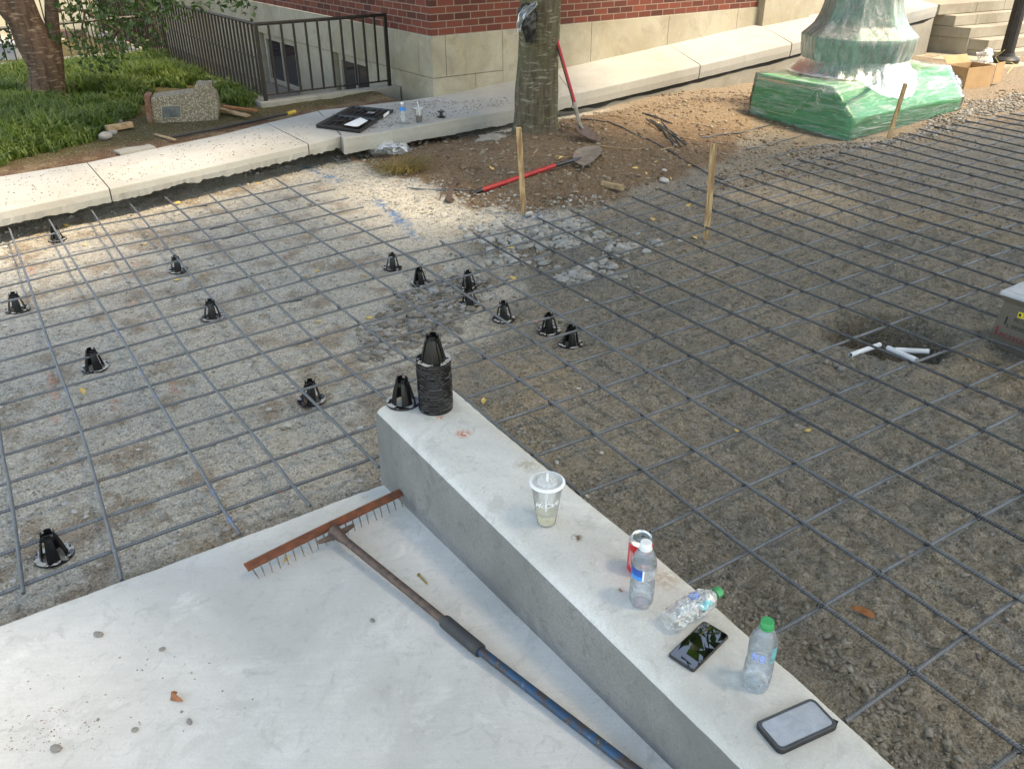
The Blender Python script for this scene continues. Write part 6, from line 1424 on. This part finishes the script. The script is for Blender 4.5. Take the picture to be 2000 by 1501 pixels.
# screw and leaf on the slab
mb = MB(); a_, b_ = at_slab(818, 1122, .005), at_slab(834, 1139, .005); mb.tube([a_, a_.lerp(b_, .9), b_], [.0032, .0032, .0015], 8); mb.tube([a_-(b_-a_)*.03, a_], .006, 8); tag(build("brass_screw", mb, mat_simple("brass", (.45, .32, .08, 1), (.3, .2, .06, 1), .4, .6, 40), smooth=True), "brass screw lying on the slab beside the rake handle", "screw")
def curl(px1, px2, px3, w_, z, mat, name, label, cat, group=None):
    f_ = at_slab if z < .01 and z > 0 else at; a_, b_, c_ = f_(*px1, z), f_(*px2, z), f_(*px3, z); mb = MB(); vs = []; n = 12
    for i in range(n+1):
        t_ = i/n; p = a_.lerp(b_, min(1, t_*2)) if t_ < .5 else b_.lerp(c_, (t_-.5)*2); ww = w_*math.sin(math.pi*(t_*.92+.04)); vs += [p+Vector((0, -ww, .001)), p+Vector((0, 0, .004)), p+Vector((0, ww, .012*math.sin(t_*3.14)+.002))]
    mb.add(vs, [(3*i+k, 3*i+3+k, 3*i+4+k, 3*i+1+k) for i in range(n) for k in (0, 1)]); return tag(build(name, mb, mat, smooth=True), label, cat, group)
curl((347, 1352), (334, 1362), (358, 1369), .008, .004, M['brownleaf'], "curled_leaf", "brown curled leaf lying on the white slab", "leaf")
curl((1661, 1185), (1690, 1197), (1718, 1208), .014, GZ+.012, M['brownleaf'], "curled_leaf", "brown curled leaf on the dark soil near the right rods", "leaf")
curl((553, 1102), (556, 1095), (566, 1088), .012, .03, M['dryleaf'], "caught_leaf", "yellow leaf caught between the rake tines", "leaf")
# ------------------------------------------------------------------ stones and fallen leaves
def rockset(P_, S_, seed, flat=.6):
    rg = np.random.default_rng(seed); ph = (1+5**.5)/2
    base = np.array([(-1, ph, 0), (1, ph, 0), (-1, -ph, 0), (1, -ph, 0), (0, -1, ph), (0, 1, ph), (0, -1, -ph), (0, 1, -ph), (ph, 0, -1), (ph, 0, 1), (-ph, 0, -1), (-ph, 0, 1)])/1.902
    fa_ = np.array([(0, 11, 5), (0, 5, 1), (0, 1, 7), (0, 7, 10), (0, 10, 11), (1, 5, 9), (5, 11, 4), (11, 10, 2), (10, 7, 6), (7, 1, 8), (3, 9, 4), (3, 4, 2), (3, 2, 6), (3, 6, 8), (3, 8, 9), (4, 9, 5), (2, 4, 11), (6, 2, 10), (8, 6, 7), (9, 8, 1)])
    n = len(P_); V = base[None]*rg.uniform(.55, 1.35, (n, 12, 1)); V = V*np.stack([rg.uniform(.7, 1.4, n), rg.uniform(.6, 1.1, n), rg.uniform(.35, .8, n)*flat/.6], -1)[:, None]
    a = rg.uniform(0, 6.28, n); c, s_ = np.cos(a)[:, None], np.sin(a)[:, None]; X = V[..., 0]*c-V[..., 1]*s_; Y = V[..., 0]*s_+V[..., 1]*c
    V = np.stack([X, Y, V[..., 2]], -1)*S_[:, None, None]+P_[:, None]
    fs = (fa_[None]+(np.arange(n)*12)[:, None, None]).reshape(-1, 3)
    me = bpy.data.meshes.new("stones"); me.vertices.add(n*12); me.vertices.foreach_set("co", V.reshape(-1).astype(np.float32)); me.loops.add(fs.size); me.loops.foreach_set("vertex_index", fs.ravel().astype(np.int32))
    me.polygons.add(len(fs)); me.polygons.foreach_set("loop_start", (np.arange(len(fs))*3).astype(np.int32)); me.polygons.foreach_set("loop_total", np.full(len(fs), 3, np.int32)); me.update(calc_edges=True); return me
def isl_mat(name, cols, rough=.9):
    t = NT(name); g = t.n("ShaderNodeNewGeometry"); rp = t.n("ShaderNodeValToRGB"); rp.color_ramp.interpolation = 'LINEAR'
    e = rp.color_ramp.elements; e[0].color = cols[0]; e[1].color = cols[-1]
    for i, c in enumerate(cols[1:-1]): q = e.new((i+1)/(len(cols)-1)); q.color = c
    t.l(g.outputs["Random Per Island"], rp.inputs[0]); v = t.coord(); nn2 = t.noise(v, 90, 4, .6)
    return t.done(t.bsdf(t.mix(t.mapr(nn2, .35, .7, 0, .4), rp.outputs[0], tuple(x*.5 for x in cols[0][:3])+(1,)), rough, 0, t.bump(nn2, .5, .003), Specular_IOR_Level=.2))
M['iso_pale'] = isl_mat("pale_rubble", [(.25, .22, .18, 1), (.42, .4, .36, 1), (.46, .435, .39, 1), (.54, .52, .48, 1)])
M['iso_grit'] = isl_mat("gravel_grit", [(.15, .13, .105, 1), (.25, .22, .18, 1), (.3, .28, .25, 1), (.42, .4, .37, 1)])
M['iso_clod'] = isl_mat("soil_clods", [(.16, .14, .115, 1), (.24, .215, .175, 1), (.28, .255, .215, 1), (.34, .315, .27, 1)])
M['iso_brown'] = isl_mat("brown_clods", [(.14, .095, .065, 1), (.22, .16, .11, 1), (.28, .22, .155, 1), (.38, .32, .25, 1)])
def scatter(poly_px, n, s0_, s1_, seed, mat, label, z=GZ, pw=3, sink=.25, dens=None, name="gravel", edge=.35):
    pl = [at(x, y, z) for x, y in poly_px]; rg = np.random.default_rng(seed); xs = [p.x for p in pl]; ysl = [p.y for p in pl]
    X = rg.uniform(min(xs), max(xs), n*6); Y = rg.uniform(min(ysl), max(ysl), n*6); d = polymask(X, Y, [(p.x, p.y) for p in pl])+(fbm(X, Y, 4, 3, seed)-.5)*edge
    ok = d > 0
    if dens: ok &= fbm(X, Y, dens, 3, seed+5)+rg.normal(0, .08, len(X)) > .47
    X, Y = X[ok][:n], Y[ok][:n]; S_ = s0_+(s1_-s0_)*rg.uniform(0, 1, len(X))**pw
    # nothing inside the slab or the curb
    k_ = ((X-CN.x)*ed.y*-1+(Y-CN.y)*ed.x); keep = ~((k_ < .02) & (X < CN.x+.02))
    cv = (X-Lp[0].x)*.832+(Y-Lp[0].y)*.556
    keep &= ~((cv > -.05) & (cv < .32) & (Y < 2.78)) & ~((cv <= -.05) & (k_ < .02))
    X, Y, S_ = X[keep], Y[keep], S_[keep]
    Z = ground_h(X, Y)+S_*(.5-sink)*.6
    me = rockset(np.stack([X, Y, Z], -1), S_, seed); me.materials.append(mat); return tag(link(name, me), label, kind="stuff")
scatter([(885, 455), (960, 428), (1020, 436), (1130, 425), (1180, 448), (1270, 478), (1300, 500), (1200, 522), (1100, 548), (1000, 530), (900, 515)], 2300, .009, .046, 1, M['iso_pale'], "heap of pale broken rubble under the rods", dens=2.2, edge=.9)
scatter([(680, 695), (712, 650), (770, 615), (820, 560), (900, 540), (960, 560), (870, 640), (800, 680), (735, 715)], 750, .010, .036, 2, M['iso_grit'], "loose grey rubble left of the curb end")
scatter([(-50, 430), (650, 300), (900, 400), (960, 440), (800, 640), (740, 930), (-50, 1240)], 9000, .003, .014, 3, M['iso_pale'], "pale gravel grit spread over the left ground", pw=5)
scatter([(900, 440), (1400, 330), (2050, 200), (2050, 700), (2050, 1550), (1750, 1500), (900, 790), (780, 640)], 12000, .003, .013, 4, M['iso_clod'], "crumbs of grey brown soil spread over the right ground", pw=4)
scatter([(1560, 1240), (1600, 1235), (1680, 1290), (1760, 1330), (1880, 1480), (1880, 1560), (1780, 1520), (1640, 1370)], 300, .005, .017, 5, M['iso_clod'], "larger soil clods along the curb")
scatter([(900, 790), (1000, 800), (1120, 900), (1300, 1020), (1430, 1130), (1540, 1230), (1500, 1250), (1250, 1040), (980, 850)], 900, .004, .014, 6, M['iso_clod'], "soil clods along the far side of the curb", pw=3)
scatter([(1655, 270), (1740, 266), (1870, 222), (1890, 205), (2000, 190), (2040, 205), (1900, 238), (1780, 270), (1700, 285), (1600, 282)], 2200, .010, .030, 7, M['iso_grit'], "grey crushed stone at the foot of the green base", z=-.12)
scatter([(690, 290), (830, 345), (915, 388), (1060, 397), (1180, 387), (1330, 332), (1475, 240), (1465, 188), (1300, 196), (1090, 222), (1000, 250), (800, 262)], 4200, .005, .026, 8, M['iso_brown'], "brown soil crumbs on the bare mound", z=-.08, pw=4)
scatter([(1200, 190), (1480, 180), (1480, 240), (1400, 330), (1300, 380), (1200, 400), (1600, 330), (1700, 290), (1500, 260), (2050, 170), (2050, 215), (1880, 215)], 3500, .005, .024, 9, M['iso_brown'], "soil crumbs between the mound and the stairs", z=-.1, pw=4)
scatter([(1655, 690), (1690, 672), (1760, 676), (1820, 690), (1770, 708), (1690, 708)], 160, .012, .030, 10, M['iso_clod'], "stones in the little pit", z=GZ-.08)
scatter([(600, 320), (720, 300), (780, 340), (1010, 390), (1180, 395), (1180, 420), (950, 440), (760, 420)], 2600, .004, .018, 12, M['iso_pale'], "pale crushed stone at the foot of the mound", pw=4)
# debris on the sidewalk
def debris(poly, n, seed, z, s0_, s1_, mat, label):
    pl = [at(x, y, z) for x, y in poly]; rg = np.random.default_rng(seed); X = rg.uniform(min(p.x for p in pl), max(p.x for p in pl), n*5); Y = rg.uniform(min(p.y for p in pl), max(p.y for p in pl), n*5)
    ok = polymask(X, Y, [(p.x, p.y) for p in pl]) > .02; X, Y = X[ok][:n], Y[ok][:n]; S_ = rg.uniform(s0_, s1_, len(X)); Zd = np.array([slab_z(Vector((a_, b_, 0)))+.001 for a_, b_ in zip(X, Y)]) if z < .01 else np.full(len(X), z+.002); me = rockset(np.stack([X, Y, Zd], -1), S_, seed, .3); me.materials.append(mat)
    return tag(link("debris", me), label, kind="stuff")
debris([(5, 345), (170, 318), (425, 266), (520, 241), (620, 240), (600, 280), (430, 318), (215, 365), (5, 408)], 420, 3, .1005, .003, .008, M['clod'], "dark crumbs sprinkled over the left sidewalk")
debris([(640, 222), (790, 200), (900, 182), (985, 165), (1000, 205), (860, 235), (720, 260), (640, 250)], 1000, 4, .1005, .003, .010, M['clod'], "dark crumbs and dead leaves on the shaded sidewalk")
debris([(0, 1400), (130, 1380), (260, 1440), (200, 1501), (0, 1501)], 130, 5, .001, .0008, .0022, M['rust'], "tiny dark grit on the near corner of the slab")
debris([(30, 1330), (300, 1240), (420, 1300), (560, 1420), (400, 1480), (100, 1470)], 40, 6, .001, .0012, .0034, M['rock'], "scattered grit on the slab")
# single stones
peb = rockset(np.array([[0, 0, 0.]]), np.array([1.]), 77, .5); peb.materials.append(M['rock'])
bmx = bmesh.new(); bmx.from_mesh(peb); bmesh.ops.subdivide_edges(bmx, edges=bmx.edges[:], cuts=2, use_grid_fill=True, smooth=.6); bmx.to_mesh(peb); bmx.free(); peb.polygons.foreach_set("use_smooth", [True]*len(peb.polygons)); peb.name = "pebble"
peb2 = peb.copy(); peb2.materials.clear(); peb2.materials.append(M['rockpale'])
def stone(px, py, r_, z, me, name, label, cat, group, ground=True):
    p = at(px, py, z)
    if ground: g = gh(p.x, p.y); p = at(px, py, g); z = g
    if name == 'pebble': p = at_slab(px, py); z = p.z
    o = link(name, me, loc=Vector((p.x, p.y, z+r_*.32))); o.scale = (r_, r_*random.uniform(.75, 1), r_*random.uniform(.6, .9)); o.rotation_euler = (random.uniform(-.2, .2), random.uniform(-.2, .2), random.uniform(0, 6)); tag(o, label, cat, group)
for (x, y, r_, pl_lb) in [(193, 1240, .017, "grey pebble on the slab, farthest toward the mat"), (317, 1268, .011, "oval pebble on the slab above the curled leaf"), (727, 1213, .011, "lone pebble on the slab left of the rake handle"), (111, 1462, .018, "largest pebble on the slab, in the near left corner"), (264, 1426, .011, "flat pebble on the slab between the leaf and the near corner"), (371, 1410, .012, "tan pebble on the slab just below the curled leaf"), (355, 1390, .006, "tiny pebble touching the curled leaf's lower side"), (192, 1405, .006, "tiny brown pebble above the large near corner pebble")]:
    stone(x, y, r_, 0, peb, "pebble", pl_lb, "pebble", "pebbles on the slab", False)
for (x, y, r_) in [(12, 637, .022), (11, 484, .02), (412, 518, .03), (207, 534, .018), (638, 639, .014), (488, 714, .018), (525, 802, .02), (562, 833, .026), (640, 812, .026), (571, 757, .016), (28, 1136, .014), (696, 845, .012), (930, 541, .024), (918, 590, .022), (1328, 473, .034), (1146, 588, .02), (1174, 886, .016), (1088, 904, .016), (1297, 356, .05), (1297, 334, .03), (1032, 421, .045), (1148, 970, .016), (1245, 458, .03), (703, 838, .02), (1130, 760, .015), (236, 295, .02), (1213, 486, .045), (1262, 494, .04)]:
    stone(x, y, r_, GZ, peb2, "pale_stone", "pale stone lying loose on the ground between the rods", "stone", "pale loose stones on the ground")
for (x, y, r_, l) in [(322, 1012, .022, "grey stone embedded near the slab, left of the rake"), (530, 1012, .018, "grey stone against the slab edge behind the rake"), (640, 945, .016, "grey stone near the end of the curb foot")]:
    stone(x, y, r_, GZ, peb, "grey_stone", l, "stone", "grey stones near the slab edge")
for (x, y, r_, l) in [(205, 272, .10, "pale rough stone chunk in the brown soil beside the grass"), (222, 262, .06, "smaller pale stone touching the rough chunk"), (232, 242, .07, "grey stone behind the yellow wood block")]:
    stone(x, y, r_*.85, .08, peb, "garden_stone", l, "stone", "stones in the soil bed", False)
for (x, y, r_) in [(1632, 715, .022), (1645, 722, .026), (1614, 708, .02)]: stone(x, y, r_, GZ, peb, "grey_stone", "grey stone at the left lip of the little pit", "stone", "grey stones at the pit lip")
lfm = MB(); vs = []
for i in range(7):
    t_ = i/6; w_ = .011*math.sin(math.pi*(t_*.9+.05)); vs += [(-.022+.044*t_, -w_, .004+.003*math.sin(t_*5)), (-.022+.044*t_, 0, .001+.002*math.sin(t_*4)), (-.022+.044*t_, w_, .005-.002*math.sin(t_*6))]
lfm.add(vs, [(3*i+k, 3*i+3+k, 3*i+4+k, 3*i+1+k) for i in range(6) for k in (0, 1)]); lme = lfm.mesh("fallen_leaf", M['dryleaf'], True)
LV = [(78, 463), (130, 442), (166, 480), (280, 480), (362, 471), (397, 539), (343, 547), (162, 766), (620, 631), (600, 462), (598, 541), (606, 402), (717, 541), (711, 542), (945, 786), (1440, 842+2), (1577, 843), (1890, 701), (1579, 549), (1840, 541), (1345, 325), (1280, 318), (1095, 310), (1275, 430), (1288, 432), (1355, 465), (1345, 402), (1197, 385), (830, 417), (948, 405), (755, 408), (825, 460), (1540, 304), (1730, 328), (997, 486), (1195, 465), (720, 623), (727, 627), (620, 531), (505, 360), (500, 410), (515, 434), (346, 398), (1065, 402), (1285, 242), (1185, 238), (1160, 248), (960, 330), (1310, 350), (1245, 355), (1262, 340), (1000, 545), (1145, 250), (1240, 330)]
for (x, y) in LV:
    p = at(x, y, -.12); g = gh(p.x, p.y); p = at(x, y, g)
    o = link("fallen_leaf", lme, loc=Vector((p.x, p.y, g+.006))); s_ = random.uniform(.7, 1.2)*(1 if y > 600 else 1.25); o.scale = (s_, s_*random.uniform(.8, 1.5), s_); o.rotation_euler = (random.uniform(-.4, .4), random.uniform(-.4, .4), random.uniform(0, 6))
    tag(o, "small yellow fallen leaf lying on the ground", "leaf", "yellow leaves fallen on the ground")
# twigs and roots on the mound
for a, b in [((1172, 283), (1235, 292)), ((1235, 292), (1260, 288)), ((1085, 302), (1118, 308)), ((1310, 265), (1370, 275)), ((1345, 268), (1372, 274)), ((1290, 290), (1340, 285)), ((880, 368), (896, 350)), ((1108, 252), (1150, 268)), ((1190, 225), (1225, 235)), ((1050, 285), (1040, 300))]:
    A_, B_ = gz(*a, .006), gz(*b, .006); n = 8; q = []
    for i in range(n+1):
        p = A_.lerp(B_, i/n)+Vector((.02*mnoise.noise(Vector((a[0], i*.6, 0))), .03*mnoise.noise(Vector((a[1], i*.6, 3))), 0)); q.append(Vector((p.x, p.y, gh(p.x, p.y)+.006)))
    mb = MB(); mb.tube(q, [.009-.006*i/n for i in range(n+1)], 6); tag(build("bare_root", mb, M['wood'], smooth=True), "thin bare root or twig lying on the brown soil", "root", "roots and twigs on the soil")
for o in SC.objects:
    if o.type == 'MESH' and not o.data.materials: print("NOMAT", o.name)
